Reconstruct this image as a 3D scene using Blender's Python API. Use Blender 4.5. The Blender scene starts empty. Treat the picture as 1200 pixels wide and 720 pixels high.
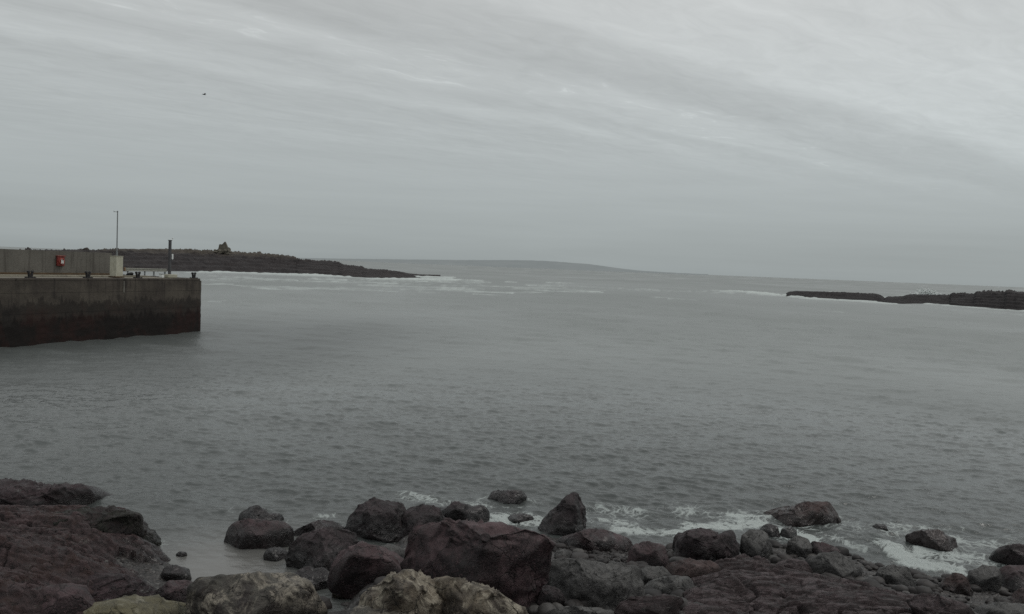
import bpy, math, random
import numpy as np
from mathutils import Vector, Matrix

random.seed(7)
rng = np.random.default_rng(11)
S = bpy.context.scene
COL = S.collection

# ------------------------------------------------------------------ camera
CAM_H = 6.0
F = 980.0                       # focal length in photo pixels (photo 1200 wide)
PITCH = math.atan(0.048)
ROLL = math.atan(0.040)
fw = np.array([0, math.cos(PITCH), -math.sin(PITCH)])
r0 = np.array([1.0, 0, 0]); u0 = np.array([0, math.sin(PITCH), math.cos(PITCH)])
rt = math.cos(ROLL) * r0 + math.sin(ROLL) * u0
up = -math.sin(ROLL) * r0 + math.cos(ROLL) * u0
EYE = np.array([0, 0, CAM_H])

cam_d = bpy.data.cameras.new("camera")
cam_d.sensor_width = 36.0; cam_d.lens = F / 1200 * 36.0
cam_d.clip_start = 0.2; cam_d.clip_end = 90000
cam = bpy.data.objects.new("camera", cam_d); COL.objects.link(cam)
M = Matrix(((rt[0], up[0], -fw[0], 0), (rt[1], up[1], -fw[1], 0), (rt[2], up[2], -fw[2], CAM_H), (0, 0, 0, 1)))
cam.matrix_world = M
S.camera = cam


def ray(px, py):
    d = fw + (px - 600) / F * rt + (360 - py) / F * up
    return d / np.linalg.norm(d)


def at_z(px, py, z=0.0):
    d = ray(px, py)
    return EYE + d * ((z - CAM_H) / d[2])


def at_y(px, py, y):
    d = ray(px, py)
    return EYE + d * (y / d[1])


# ------------------------------------------------------------------ numpy noise
PERM = rng.permutation(256).astype(np.int32)
PERM = np.concatenate([PERM, PERM, PERM])
GR = rng.normal(size=(256, 3)); GR /= np.linalg.norm(GR, axis=1)[:, None]


def perlin(p):
    p = np.asarray(p, dtype=np.float64)
    i = np.floor(p).astype(np.int64); f = p - i
    i &= 255
    w = f * f * f * (f * (f * 6 - 15) + 10)
    out = 0
    for dx in (0, 1):
        wx = w[:, 0] if dx else 1 - w[:, 0]
        a = PERM[i[:, 0] + dx]
        for dy in (0, 1):
            wy = w[:, 1] if dy else 1 - w[:, 1]
            b = PERM[a + i[:, 1] + dy]
            for dz in (0, 1):
                wz = w[:, 2] if dz else 1 - w[:, 2]
                g = GR[PERM[b + i[:, 2] + dz]]
                out = out + wx * wy * wz * (g[:, 0] * (f[:, 0] - dx) + g[:, 1] * (f[:, 1] - dy) + g[:, 2] * (f[:, 2] - dz))
    return out * 1.6


def fbm(p, octv=4, lac=2.03, gain=0.5):
    s = 0; a = 1.0; q = np.array(p, dtype=np.float64)
    for k in range(octv):
        s = s + a * perlin(q + 17.3 * k); q = q * lac; a *= gain
    return s


def ridged(p, octv=4, lac=2.1, gain=0.5):
    s = 0; a = 1.0; q = np.array(p, dtype=np.float64)
    for k in range(octv):
        s = s + a * (1 - np.abs(perlin(q + 9.1 * k)) * 2); q = q * lac; a *= gain
    return s


def sstep(a, b, x):
    t = np.clip((x - a) / (b - a), 0, 1)
    return t * t * (3 - 2 * t)


# ------------------------------------------------------------------ mesh helpers
def mesh_np(name, V, faces, smooth=True):
    """V (n,3); faces (m,k) equal-sized int array"""
    V = np.ascontiguousarray(V, dtype=np.float32); faces = np.ascontiguousarray(faces, dtype=np.int32)
    me = bpy.data.meshes.new(name)
    m, k = faces.shape
    me.vertices.add(len(V)); me.vertices.foreach_set("co", V.ravel())
    me.loops.add(m * k); me.loops.foreach_set("vertex_index", faces.ravel())
    me.polygons.add(m)
    me.polygons.foreach_set("loop_start", np.arange(0, m * k, k, dtype=np.int32))
    me.polygons.foreach_set("loop_total", np.full(m, k, dtype=np.int32))
    me.polygons.foreach_set("use_smooth", np.full(m, smooth, dtype=bool))
    me.update(calc_edges=True)
    me.validate()
    return me


def obj(name, me, mat=None, parent=None, loc=None, label=None, cat=None, group=None, kind=None):
    o = bpy.data.objects.new(name, me); COL.objects.link(o)
    if mat is not None: me.materials.append(mat)
    if parent is not None: o.parent = parent
    if loc is not None: o.location = loc
    tag(o, label, cat, group, kind)
    return o


def tag(o, label=None, cat=None, group=None, kind=None):
    if label: o["label"] = label
    if cat: o["category"] = cat
    if group: o["group"] = group
    if kind: o["kind"] = kind


def empty(name, loc, rz=0.0, **k):
    o = bpy.data.objects.new(name, None); COL.objects.link(o)
    o.location = loc; o.rotation_euler = (0, 0, rz); o.empty_display_size = 0.3
    tag(o, **k)
    return o


import bmesh


class MB:
    """collects boxes, tubes and prisms into one mesh"""
    def __init__(s): s.bm = bmesh.new()

    def box(s, c, size, rot=None, bevel=0.0):
        r = bmesh.ops.create_cube(s.bm, size=1.0)
        vs = r["verts"]
        m = Matrix.Translation(c) @ (rot.to_4x4() if rot is not None else Matrix.Identity(4)) @ Matrix.Diagonal((*size, 1))
        bmesh.ops.transform(s.bm, matrix=m, verts=vs)
        if bevel:
            es = list({e for v in vs for e in v.link_edges})
            bmesh.ops.bevel(s.bm, geom=es, offset=bevel, segments=2, affect='EDGES', profile=0.5)
        return s

    def tube(s, a, b, ra, rb=None, n=12):
        a = Vector(a); b = Vector(b); rb = ra if rb is None else rb
        d = b - a
        m = Matrix.Translation((a + b) / 2) @ d.to_track_quat('Z', 'Y').to_matrix().to_4x4()
        bmesh.ops.create_cone(s.bm, cap_ends=True, segments=n, radius1=ra, radius2=rb, depth=d.length, matrix=m)
        return s

    def ball(s, c, r, sc=(1, 1, 1)):
        m = Matrix.Translation(c) @ Matrix.Diagonal((*sc, 1))
        bmesh.ops.create_uvsphere(s.bm, u_segments=14, v_segments=9, radius=r, matrix=m)
        return s

    def torus(s, c, R, r, rot, a0=0, a1=math.tau, n=28, k=10):
        rings = []
        full = abs(a1 - a0 - math.tau) < 1e-4
        for i in range(n if full else n + 1):
            a = a0 + (a1 - a0) * i / n
            ring = []
            for j in range(k):
                b = math.tau * j / k
                p = Vector(((R + r * math.cos(b)) * math.cos(a), r * math.sin(b), (R + r * math.cos(b)) * math.sin(a)))
                ring.append(s.bm.verts.new(Vector(c) + rot @ p))
            rings.append(ring)
        for i in range(n):
            A = rings[i]; B = rings[(i + 1) % len(rings)]
            for j in range(k):
                s.bm.faces.new((A[j], A[(j + 1) % k], B[(j + 1) % k], B[j]))
        if not full:
            s.bm.faces.new(rings[0]); s.bm.faces.new(list(reversed(rings[-1])))
        return s

    def build(s, name, mat, parent=None, smooth=False, **k):
        bmesh.ops.recalc_face_normals(s.bm, faces=s.bm.faces[:])
        me = bpy.data.meshes.new(name); s.bm.to_mesh(me); s.bm.free()
        if smooth:
            for p in me.polygons: p.use_smooth = True
        return obj(name, me, mat, parent, **k)


# ------------------------------------------------------------------ materials
def new_mat(name):
    m = bpy.data.materials.new(name); m.use_nodes = True
    nt = m.node_tree; nt.nodes.clear()
    out = nt.nodes.new("ShaderNodeOutputMaterial")
    b = nt.nodes.new("ShaderNodeBsdfPrincipled")
    nt.links.new(b.outputs[0], out.inputs[0])
    return m, nt, b, out


def N(nt, typ, **k):
    n = nt.nodes.new(typ)
    for a, v in k.items():
        if a.startswith("i_"):
            key = a[2:]
            n.inputs[int(key) if key.isdigit() else key].default_value = v
        else:
            setattr(n, a, v)
    return n


def math_n(nt, op, a, b=None, clamp=False):
    n = nt.nodes.new("ShaderNodeMath"); n.operation = op; n.use_clamp = clamp
    for i, v in enumerate((a, b)):
        if v is None: continue
        if isinstance(v, (int, float)): n.inputs[i].default_value = v
        else: nt.links.new(v, n.inputs[i])
    return n.outputs[0]


def mix_c(nt, fac, a, b, blend='MIX'):
    n = nt.nodes.new("ShaderNodeMix"); n.data_type = 'RGBA'; n.blend_type = blend
    for sock, v in ((n.inputs[0], fac), (n.inputs[6], a), (n.inputs[7], b)):
        if isinstance(v, (int, float)): sock.default_value = v
        elif isinstance(v, tuple): sock.default_value = (*v[:3], 1)
        else: nt.links.new(v, sock)
    return n.outputs[2]


def ramp(nt, src, stops, interp='LINEAR'):
    n = nt.nodes.new("ShaderNodeValToRGB"); cr = n.color_ramp; cr.interpolation = interp
    while len(cr.elements) > 1: cr.elements.remove(cr.elements[-1])
    for i, (p, c) in enumerate(stops):
        e = cr.elements[0] if i == 0 else cr.elements.new(p)
        e.position = p
        e.color = (c, c, c, 1) if isinstance(c, (int, float)) else (*c, 1)
    nt.links.new(src, n.inputs[0])
    return n.outputs[0]


def maprange(nt, src, a, b, c=0.0, d=1.0):
    n = nt.nodes.new("ShaderNodeMapRange"); n.interpolation_type = 'SMOOTHSTEP'
    nt.links.new(src, n.inputs[0])
    for i, v in enumerate((a, b, c, d)): n.inputs[i + 1].default_value = v
    return n.outputs[0]


def noise(nt, vec, scale, detail=5, rough=0.6, dist=0.0):
    n = N(nt, "ShaderNodeTexNoise"); n.inputs["Scale"].default_value = scale
    n.inputs["Detail"].default_value = detail; n.inputs["Roughness"].default_value = rough
    n.inputs["Distortion"].default_value = dist
    if vec is not None: nt.links.new(vec, n.inputs["Vector"])
    return n.outputs[0]


def mapping(nt, vec, loc=(0, 0, 0), rot=(0, 0, 0), scale=(1, 1, 1)):
    n = N(nt, "ShaderNodeMapping"); nt.links.new(vec, n.inputs[0])
    n.inputs[1].default_value = loc; n.inputs[2].default_value = rot; n.inputs[3].default_value = scale
    return n.outputs[0]


def rock_mat(name, dark, mid, light, lichen=None, lichen_amt=0.0, scale=1.0, top=0.5, strata=0.0, bump=0.5, weed=0.0, wet_top=0.5, patch=None, streaky=False, dry=False):
    """weathered stone: three tones in clumps, tops paled by weathering and painted light, painted shade in crevices, speckles of lichen, wet and dark near the water"""
    hue = (lambda c: c) if name.split("_")[0] in ("grey", "tan", "lichen", "yellow") else lambda c: None if c is None else (c[0] * 1.08, c[1] * 0.80, c[2] * 0.90)
    dark, mid, light, patch = hue(dark), hue(mid), hue(light), hue(patch)
    dark = tuple(v * 0.55 for v in dark)
    if name.split('_')[0] not in ('grey', 'tan', 'lichen', 'yellow'): mid = tuple(v * 0.68 for v in mid)
    else: mid = tuple(v * 1.0 for v in mid)
    m, nt, b, out = new_mat(name)
    geo = N(nt, "ShaderNodeNewGeometry"); pos = geo.outputs["Position"]
    p = mapping(nt, pos, rot=(0.25, 0.18, 0.4), scale=(scale, scale, scale * (1 + 3 * strata))) if not streaky else mapping(nt, pos, rot=(0.0, 0.0, 0.22), scale=(scale * 0.55, scale * 1.7, scale * 3.0))
    n1 = noise(nt, p, 1.6, 6, 0.62, 0.6)
    n2 = noise(nt, p, 7.0, 8, 0.68, 0.3)
    n3 = noise(nt, p, 38.0, 5, 0.7)
    c = ramp(nt, n1, [(0.38, dark), (0.52, mid), (0.66, light)] if not streaky else [(0.43, dark), (0.50, mid), (0.57, light)])
    c = mix_c(nt, maprange(nt, n2, 0.42, 0.66, 0.0, 0.25 if streaky else 0.75), c, dark)
    sp = math_n(nt, 'MULTIPLY', maprange(nt, n3, 0.5, 0.66, 0, 0.3 if streaky else 0.85), maprange(nt, n2, 0.4, 0.6, 0.25, 1.0))
    c = mix_c(nt, sp, c, light)
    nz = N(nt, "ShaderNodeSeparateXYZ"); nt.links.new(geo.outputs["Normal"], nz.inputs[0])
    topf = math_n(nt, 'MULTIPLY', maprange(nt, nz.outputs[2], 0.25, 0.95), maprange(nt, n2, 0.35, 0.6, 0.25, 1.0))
    c = mix_c(nt, math_n(nt, 'MULTIPLY', topf, top), c, light)  # up-facing tops lightened: dry weathering plus light put into the colour
    if patch is not None:
        n5 = noise(nt, p, 0.9, 4, 0.6, 0.9)
        c = mix_c(nt, maprange(nt, n5, 0.5, 0.62, 0, 0.8), c, patch)
    if lichen is not None:
        n4 = noise(nt, p, 2.2, 9, 0.72, 0.8)
        f = math_n(nt, 'MULTIPLY', maprange(nt, n4, 0.62 - 0.22 * lichen_amt, 0.70 - 0.14 * lichen_amt), maprange(nt, nz.outputs[2], -0.25, 0.45))
        f = math_n(nt, 'MULTIPLY', f, maprange(nt, n3, 0.3, 0.55, 0.35, 1.0))
        c = mix_c(nt, f, c, lichen)
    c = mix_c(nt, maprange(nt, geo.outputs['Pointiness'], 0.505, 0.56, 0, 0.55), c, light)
    c = mix_c(nt, maprange(nt, geo.outputs['Pointiness'], 0.49, 0.44, 0, 0.5), c, dark)  # painted shade: hollows and creases darkened in the base colour
    vo = N(nt, "ShaderNodeTexVoronoi"); vo.feature = 'DISTANCE_TO_EDGE'; vo.inputs["Scale"].default_value = 1.7
    wn = N(nt, "ShaderNodeTexNoise"); wn.inputs["Scale"].default_value = 1.8; wn.inputs["Detail"].default_value = 5; nt.links.new(p, wn.inputs["Vector"])
    wadd = N(nt, "ShaderNodeVectorMath", operation='MULTIPLY_ADD'); nt.links.new(wn.outputs["Color"], wadd.inputs[0]); wadd.inputs[1].default_value = (1.1, 1.1, 1.1); nt.links.new(p, wadd.inputs[2])
    nt.links.new(wadd.outputs[0], vo.inputs["Vector"])
    crk = math_n(nt, 'MULTIPLY', maprange(nt, vo.outputs["Distance"], 0.022, 0.003), maprange(nt, n1, 0.40, 0.55))
    c = mix_c(nt, math_n(nt, 'MULTIPLY', crk, 0.6), c, tuple(0.3 * v for v in dark))
    pz = N(nt, "ShaderNodeSeparateXYZ"); nt.links.new(pos, pz.inputs[0])
    wz = math_n(nt, 'ADD', pz.outputs[2], math_n(nt, 'MULTIPLY', math_n(nt, 'SUBTRACT', n1, 0.5), 0.5))
    wet = maprange(nt, wz, wet_top, wet_top - 0.3)
    c = mix_c(nt, math_n(nt, 'MULTIPLY', wet, 0.62), c, tuple(0.35 * v for v in dark))
    if weed:
        w = math_n(nt, 'MULTIPLY', maprange(nt, n1, 0.42, 0.56), weed)
        c = mix_c(nt, w, c, (0.010, 0.013, 0.006))
    nt.links.new(c, b.inputs["Base Color"])
    r = math_n(nt, 'SUBTRACT', maprange(nt, n2, 0.3, 0.7, 0.5, 0.84), math_n(nt, 'MULTIPLY', wet, 0.42))
    nt.links.new(r, b.inputs["Roughness"])
    nt.links.new(math_n(nt, 'ADD', 0.0 if dry else 0.03, math_n(nt, 'MULTIPLY', wet, 0.22)), b.inputs["Coat Weight"]); b.inputs["Coat Roughness"].default_value = 0.22
    b.inputs["Specular IOR Level"].default_value = 0.42
    h = math_n(nt, 'SUBTRACT', math_n(nt, 'ADD', math_n(nt, 'MULTIPLY', n2, 0.8), math_n(nt, 'MULTIPLY', n3, 0.3)), math_n(nt, 'MULTIPLY', crk, 0.5))
    bp = N(nt, "ShaderNodeBump"); bp.inputs["Strength"].default_value = min(1.0, bump * 1.6); bp.inputs["Distance"].default_value = 0.11
    nt.links.new(h, bp.inputs["Height"]); nt.links.new(bp.outputs[0], b.inputs["Normal"])
    return m


R = {}
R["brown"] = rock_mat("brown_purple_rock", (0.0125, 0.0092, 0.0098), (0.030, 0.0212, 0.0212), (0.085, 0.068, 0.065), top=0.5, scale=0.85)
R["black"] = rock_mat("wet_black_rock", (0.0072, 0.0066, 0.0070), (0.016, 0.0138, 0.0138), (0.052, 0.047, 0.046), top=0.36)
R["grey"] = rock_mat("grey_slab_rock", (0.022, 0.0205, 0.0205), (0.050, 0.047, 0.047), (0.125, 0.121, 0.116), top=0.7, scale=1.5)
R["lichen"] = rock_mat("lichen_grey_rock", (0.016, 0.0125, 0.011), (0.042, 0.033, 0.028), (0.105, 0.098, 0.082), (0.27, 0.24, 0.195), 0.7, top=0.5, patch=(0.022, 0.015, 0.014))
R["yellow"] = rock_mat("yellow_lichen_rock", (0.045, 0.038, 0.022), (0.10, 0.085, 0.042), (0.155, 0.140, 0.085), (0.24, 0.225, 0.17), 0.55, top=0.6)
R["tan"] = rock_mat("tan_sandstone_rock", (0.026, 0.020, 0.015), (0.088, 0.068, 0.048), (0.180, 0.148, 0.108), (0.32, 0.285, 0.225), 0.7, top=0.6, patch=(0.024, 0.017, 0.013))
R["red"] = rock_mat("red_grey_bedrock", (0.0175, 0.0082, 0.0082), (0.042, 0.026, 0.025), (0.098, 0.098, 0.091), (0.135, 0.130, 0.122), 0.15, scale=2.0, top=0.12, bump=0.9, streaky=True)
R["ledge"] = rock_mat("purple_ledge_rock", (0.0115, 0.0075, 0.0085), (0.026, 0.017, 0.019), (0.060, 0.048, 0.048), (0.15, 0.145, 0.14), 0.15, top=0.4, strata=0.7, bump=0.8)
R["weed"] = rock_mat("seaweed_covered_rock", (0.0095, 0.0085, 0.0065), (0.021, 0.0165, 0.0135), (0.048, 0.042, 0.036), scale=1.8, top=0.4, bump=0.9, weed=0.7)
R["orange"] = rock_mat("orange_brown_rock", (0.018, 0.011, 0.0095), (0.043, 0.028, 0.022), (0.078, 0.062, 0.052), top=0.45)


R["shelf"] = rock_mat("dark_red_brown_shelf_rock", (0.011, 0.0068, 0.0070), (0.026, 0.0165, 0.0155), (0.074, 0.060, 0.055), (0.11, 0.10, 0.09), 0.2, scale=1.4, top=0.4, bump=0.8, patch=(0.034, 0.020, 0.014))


def far_rock_mat(name, dark, face, topc, z_lo, z_hi, haze=(0, 0, 0)):
    m, nt, b, out = new_mat(name)
    geo = N(nt, "ShaderNodeNewGeometry"); pos = geo.outputs["Position"]
    p = mapping(nt, pos, scale=(0.25, 0.25, 1.6))
    n1 = noise(nt, p, 1.0, 7, 0.65, 0.4); n2 = noise(nt, pos, 0.9, 6, 0.7)
    c = ramp(nt, n1, [(0.35, dark), (0.65, face)])
    pz = N(nt, "ShaderNodeSeparateXYZ"); nt.links.new(pos, pz.inputs[0])
    zz = math_n(nt, 'ADD', pz.outputs[2], math_n(nt, 'MULTIPLY', math_n(nt, 'SUBTRACT', n1, 0.5), 5.0))
    tf = maprange(nt, zz, z_lo, z_hi)
    c = mix_c(nt, math_n(nt, 'MULTIPLY', tf, maprange(nt, n2, 0.3, 0.62, 0.35, 1)), c, topc)
    nt.links.new(c, b.inputs["Base Color"]); b.inputs["Roughness"].default_value = 0.85
    b.inputs["Specular IOR Level"].default_value = 0.2
    bp = N(nt, "ShaderNodeBump"); bp.inputs["Strength"].default_value = 0.7; bp.inputs["Distance"].default_value = 0.8
    nt.links.new(n2, bp.inputs["Height"]); nt.links.new(bp.outputs[0], b.inputs["Normal"])
    return m


def flat_mat(name, col, rough=0.6, metal=0.0, var=0.25, scale=3.0, dirt=None, dirt_amt=0.5):
    m, nt, b, out = new_mat(name)
    geo = N(nt, "ShaderNodeNewGeometry")
    n1 = noise(nt, geo.outputs["Position"], scale, 6, 0.65)
    n2 = noise(nt, mapping(nt, geo.outputs["Position"], scale=(3, 3, 0.5)), scale * 2, 5, 0.6)
    c = mix_c(nt, maprange(nt, n1, 0.3, 0.7), tuple(v * (1 - var) for v in col), tuple(v * (1 + var * 0.6) for v in col))
    if dirt: c = mix_c(nt, maprange(nt, n2, 0.5, 0.68, 0, dirt_amt), c, dirt)
    nt.links.new(c, b.inputs["Base Color"])
    b.inputs["Roughness"].default_value = rough; b.inputs["Metallic"].default_value = metal
    return m


# ------------------------------------------------------------------ world: overcast sky with drawn-out cloud streaks
SUN_EL, SUN_AZ = math.radians(58), math.radians(75)     # sun high behind cloud, to the right
W = bpy.data.worlds.new("World"); S.world = W; W.use_nodes = True
nt = W.node_tree; nt.nodes.clear()
wo = N(nt, "ShaderNodeOutputWorld"); bg = N(nt, "ShaderNodeBackground"); nt.links.new(bg.outputs[0], wo.inputs[0])
tc = N(nt, "ShaderNodeTexCoord"); D = tc.outputs["Generated"]
sp = N(nt, "ShaderNodeSeparateXYZ"); nt.links.new(D, sp.inputs[0])
dz = math_n(nt, 'ADD', math_n(nt, 'MAXIMUM', sp.outputs[2], 0.0), 0.03)
cx = math_n(nt, 'DIVIDE', sp.outputs[0], dz); cy = math_n(nt, 'DIVIDE', sp.outputs[1], dz)
A = math.radians(52)
along = math_n(nt, 'ADD', math_n(nt, 'MULTIPLY', cx, math.sin(A)), math_n(nt, 'MULTIPLY', cy, math.cos(A)))
across = math_n(nt, 'ADD', math_n(nt, 'MULTIPLY', cx, -math.cos(A)), math_n(nt, 'MULTIPLY', cy, math.sin(A)))
cmb = N(nt, "ShaderNodeCombineXYZ"); nt.links.new(along, cmb.inputs[0]); nt.links.new(across, cmb.inputs[1])
cl = cmb.outputs[0]
w1 = noise(nt, mapping(nt, cl, scale=(0.42, 0.8, 1)), 1.0, 4, 0.55, 0.3)
vv = math_n(nt, 'ADD', across, math_n(nt, 'MULTIPLY', math_n(nt, 'SUBTRACT', w1, 0.5), 1.0))
streak = noise(nt, mapping(nt, cl, loc=(2.3, 0.7, 0), scale=(0.42, 1.7, 1)), 1.5, 7, 0.6, 0.9)
fine = noise(nt, mapping(nt, cl, loc=(5.1, 3.7, 2), scale=(1.5, 3.0, 1)), 2.4, 8, 0.62, 1.2)
# brightness of the cloud sheet across the streaks (position = across / 6)
band = ramp(nt, math_n(nt, 'DIVIDE', vv, 6.0), [(0.0, 0.61), (0.36, 0.60), (0.42, 0.505), (0.475, 0.48), (0.525, 0.545), (0.56, 0.525), (0.60, 0.485), (0.65, 0.52), (0.70, 0.475), (0.80, 0.48), (1.0, 0.45)], 'EASE')
k = math_n(nt, 'ADD', 1.0, math_n(nt, 'ADD', math_n(nt, 'MULTIPLY', math_n(nt, 'SUBTRACT', streak, 0.5), 0.26), math_n(nt, 'MULTIPLY', math_n(nt, 'SUBTRACT', fine, 0.5), 0.24)))
hi = math_n(nt, 'MULTIPLY', band, k)
# white scraps along the bright streak
scrap = math_n(nt, 'MULTIPLY', maprange(nt, fine, 0.58, 0.72), maprange(nt, math_n(nt, 'ABSOLUTE', math_n(nt, 'SUBTRACT', vv, 3.2)), 0.35, 0.05))
hi = math_n(nt, 'ADD', hi, math_n(nt, 'MULTIPLY', scrap, 0.08))
# lower sky: even grey sheet with faint level bars
bars = noise(nt, mapping(nt, D, loc=(0.3, 0, 0.2), rot=(0, math.radians(1.5), 0), scale=(1.3, 1.3, 22)), 1.6, 4, 0.55, 0.2)
lowb = ramp(nt, sp.outputs[2], [(0.0, 0.345), (0.03, 0.375), (0.09, 0.44), (0.16, 0.475), (0.3, 0.49)])
low = math_n(nt, 'MULTIPLY', lowb, math_n(nt, 'ADD', 0.86, math_n(nt, 'MULTIPLY', bars, 0.28)))
mixf = maprange(nt, math_n(nt, 'ADD', sp.outputs[2], math_n(nt, 'MULTIPLY', math_n(nt, 'SUBTRACT', w1, 0.5), 0.05)), 0.06, 0.175)
val = math_n(nt, 'ADD', math_n(nt, 'MULTIPLY', low, math_n(nt, 'SUBTRACT', 1.0, mixf)), math_n(nt, 'MULTIPLY', hi, mixf))
val = math_n(nt, 'MULTIPLY', val, maprange(nt, sp.outputs[2], -0.03, -0.004, 0.16, 1.0))
tint = ramp(nt, sp.outputs[2], [(0.0, (0.90, 1.0, 1.01)), (0.3, (0.965, 1.0, 0.993))])
cloud = mix_c(nt, 1.0, tint, val, 'MULTIPLY')
sky = N(nt, "ShaderNodeTexSky"); sky.sky_type = 'NISHITA'; sky.sun_disc = False
sky.sun_elevation = SUN_EL; sky.sun_rotation = SUN_AZ
skyd = mix_c(nt, 1.0, sky.outputs[0], (0.075, 0.075, 0.075), 'MULTIPLY')
tot = mix_c(nt, 0.035, cloud, skyd)
nt.links.new(tot, bg.inputs[0]); bg.inputs[1].default_value = 1.0

sun_d = bpy.data.lights.new("sun", 'SUN'); sun_d.energy = 0.85; sun_d.angle = math.radians(22); sun_d.color = (1, 0.97, 0.92)
sun = bpy.data.objects.new("sun", sun_d); COL.objects.link(sun)
sv = Vector((math.sin(SUN_AZ) * math.cos(SUN_EL), math.cos(SUN_AZ) * math.cos(SUN_EL), math.sin(SUN_EL)))
sun.rotation_euler = sv.to_track_quat('Z', 'Y').to_euler()
sun.location = (0, 0, 60)

# ------------------------------------------------------------------ shore
SHORE_PX = [(-420, 600), (-120, 606), (0, 614), (160, 612), (186, 640), (200, 668), (228, 692), (330, 694), (392, 716), (420, 700), (446, 660), (480, 622),
            (560, 618), (640, 626), (690, 640), (740, 639), (800, 646), (870, 638), (905, 640), (950, 646), (1000, 652), (1040, 668), (1100, 678),
            (1150, 684), (1200, 680), (1330, 676), (1600, 690)]
SH = np.array([at_z(a, b)[:2] for a, b in SHORE_PX])
SH = SH[np.argsort(SH[:, 0])]


def shore_y(x): return np.interp(x, SH[:, 0], SH[:, 1])


def terrain0(x, y):
    s = shore_y(x) - y
    return np.where(s > 0, 0.155 * np.minimum(s, 11) + 0.06 * np.clip(s - 11, 0, 9) + 0.16 * np.clip(s - 34, 0, 90), np.maximum(0.32 * s, -3.5))  # far inland rise is unseen, added to block low fill light


def terrain(x, y):
    p = np.stack([np.atleast_1d(x) * 0.9, np.atleast_1d(y) * 0.9, np.zeros_like(np.atleast_1d(x))], 1)
    return terrain0(x, y) + 0.06 * fbm(p, 3)


def hit_ground(px, py):
    d = ray(px, py); z = 0.0
    for _ in range(25):
        z = 0.5 * z + 0.5 * max(float(terrain0(*(EYE + d * ((z - CAM_H) / d[2]))[:2])), 0.0)
    t = (z - CAM_H) / d[2]
    return EYE + d * t, t


xs = np.concatenate([np.linspace(-90, -23, 30), np.linspace(-22, 24, 520), np.linspace(25, 90, 30)]); ys = np.concatenate([np.linspace(-110, -15, 40), np.linspace(-14, 7.9, 40), np.linspace(8, 26, 330)])
X, Y = np.meshgrid(xs, ys)
P2 = np.stack([X.ravel(), Y.ravel(), np.zeros(X.size)], 1)
Z = terrain(X.ravel(), Y.ravel()) + 0.035 * ridged(P2 * 3.1, 3) - 0.03 + 0.02 * fbm(P2 * 14, 2)
V = np.stack([X.ravel(), Y.ravel(), Z], 1)


def grid_faces(nr, nc):
    i = np.arange(nr * nc).reshape(nr, nc)
    return np.stack([i[:-1, :-1].ravel(), i[:-1, 1:].ravel(), i[1:, 1:].ravel(), i[1:, :-1].ravel()], 1)


def pebble_mat():
    m, nt, b, out = new_mat("wet_shingle")
    geo = N(nt, "ShaderNodeNewGeometry"); pos = geo.outputs["Position"]
    v = N(nt, "ShaderNodeTexVoronoi"); v.inputs["Scale"].default_value = 16; nt.links.new(pos, v.inputs["Vector"])
    g = N(nt, "ShaderNodeSeparateColor"); nt.links.new(v.outputs["Color"], g.inputs[0])
    c = ramp(nt, g.outputs[0], [(0.0, (0.010, 0.009, 0.009)), (0.5, (0.022, 0.019, 0.018)), (0.85, (0.04, 0.034, 0.032)), (1, (0.09, 0.085, 0.08))])
    nt.links.new(c, b.inputs["Base Color"]); b.inputs["Roughness"].default_value = 0.55
    bp = N(nt, "ShaderNodeBump"); bp.invert = True; bp.inputs["Distance"].default_value = 0.04
    nt.links.new(v.outputs["Distance"], bp.inputs["Height"]); nt.links.new(bp.outputs[0], b.inputs["Normal"])
    return m


PEB = pebble_mat()
obj("ground", mesh_np("ground", V, grid_faces(len(ys), len(xs))), PEB, kind="structure")

# ------------------------------------------------------------------ boulders
ICO = {}


def ico(sub):
    if sub not in ICO:
        bm = bmesh.new(); bmesh.ops.create_icosphere(bm, subdivisions=sub, radius=1)
        bm.verts.ensure_lookup_table()
        v = np.array([q.co[:] for q in bm.verts]); f = np.array([[q.index for q in p.verts] for p in bm.faces])
        bm.free(); ICO[sub] = (v / np.linalg.norm(v, axis=1)[:, None], f)
    return ICO[sub]


def poly_radius(poly, c, th):
    """distance from c to the outline in direction th (outermost crossing)"""
    d = np.stack([np.cos(th), np.sin(th)], 1)
    best = np.zeros(len(th))
    n = len(poly)
    for i in range(n):
        a = poly[i] - c; e = poly[(i + 1) % n] - poly[i]
        den = d[:, 0] * e[1] - d[:, 1] * e[0]
        den = np.where(np.abs(den) < 1e-12, 1e-12, den)
        t = (a[0] * e[1] - a[1] * e[0]) / den
        u = (a[0] * d[:, 1] - a[1] * d[:, 0]) / den
        ok = (t > 0) & (u >= -1e-6) & (u <= 1 + 1e-6)
        best = np.where(ok & (t > best), t, best)
    return best


UPW = np.array([0, 0, 1.0])
ROCK_FOOT = []


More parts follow.
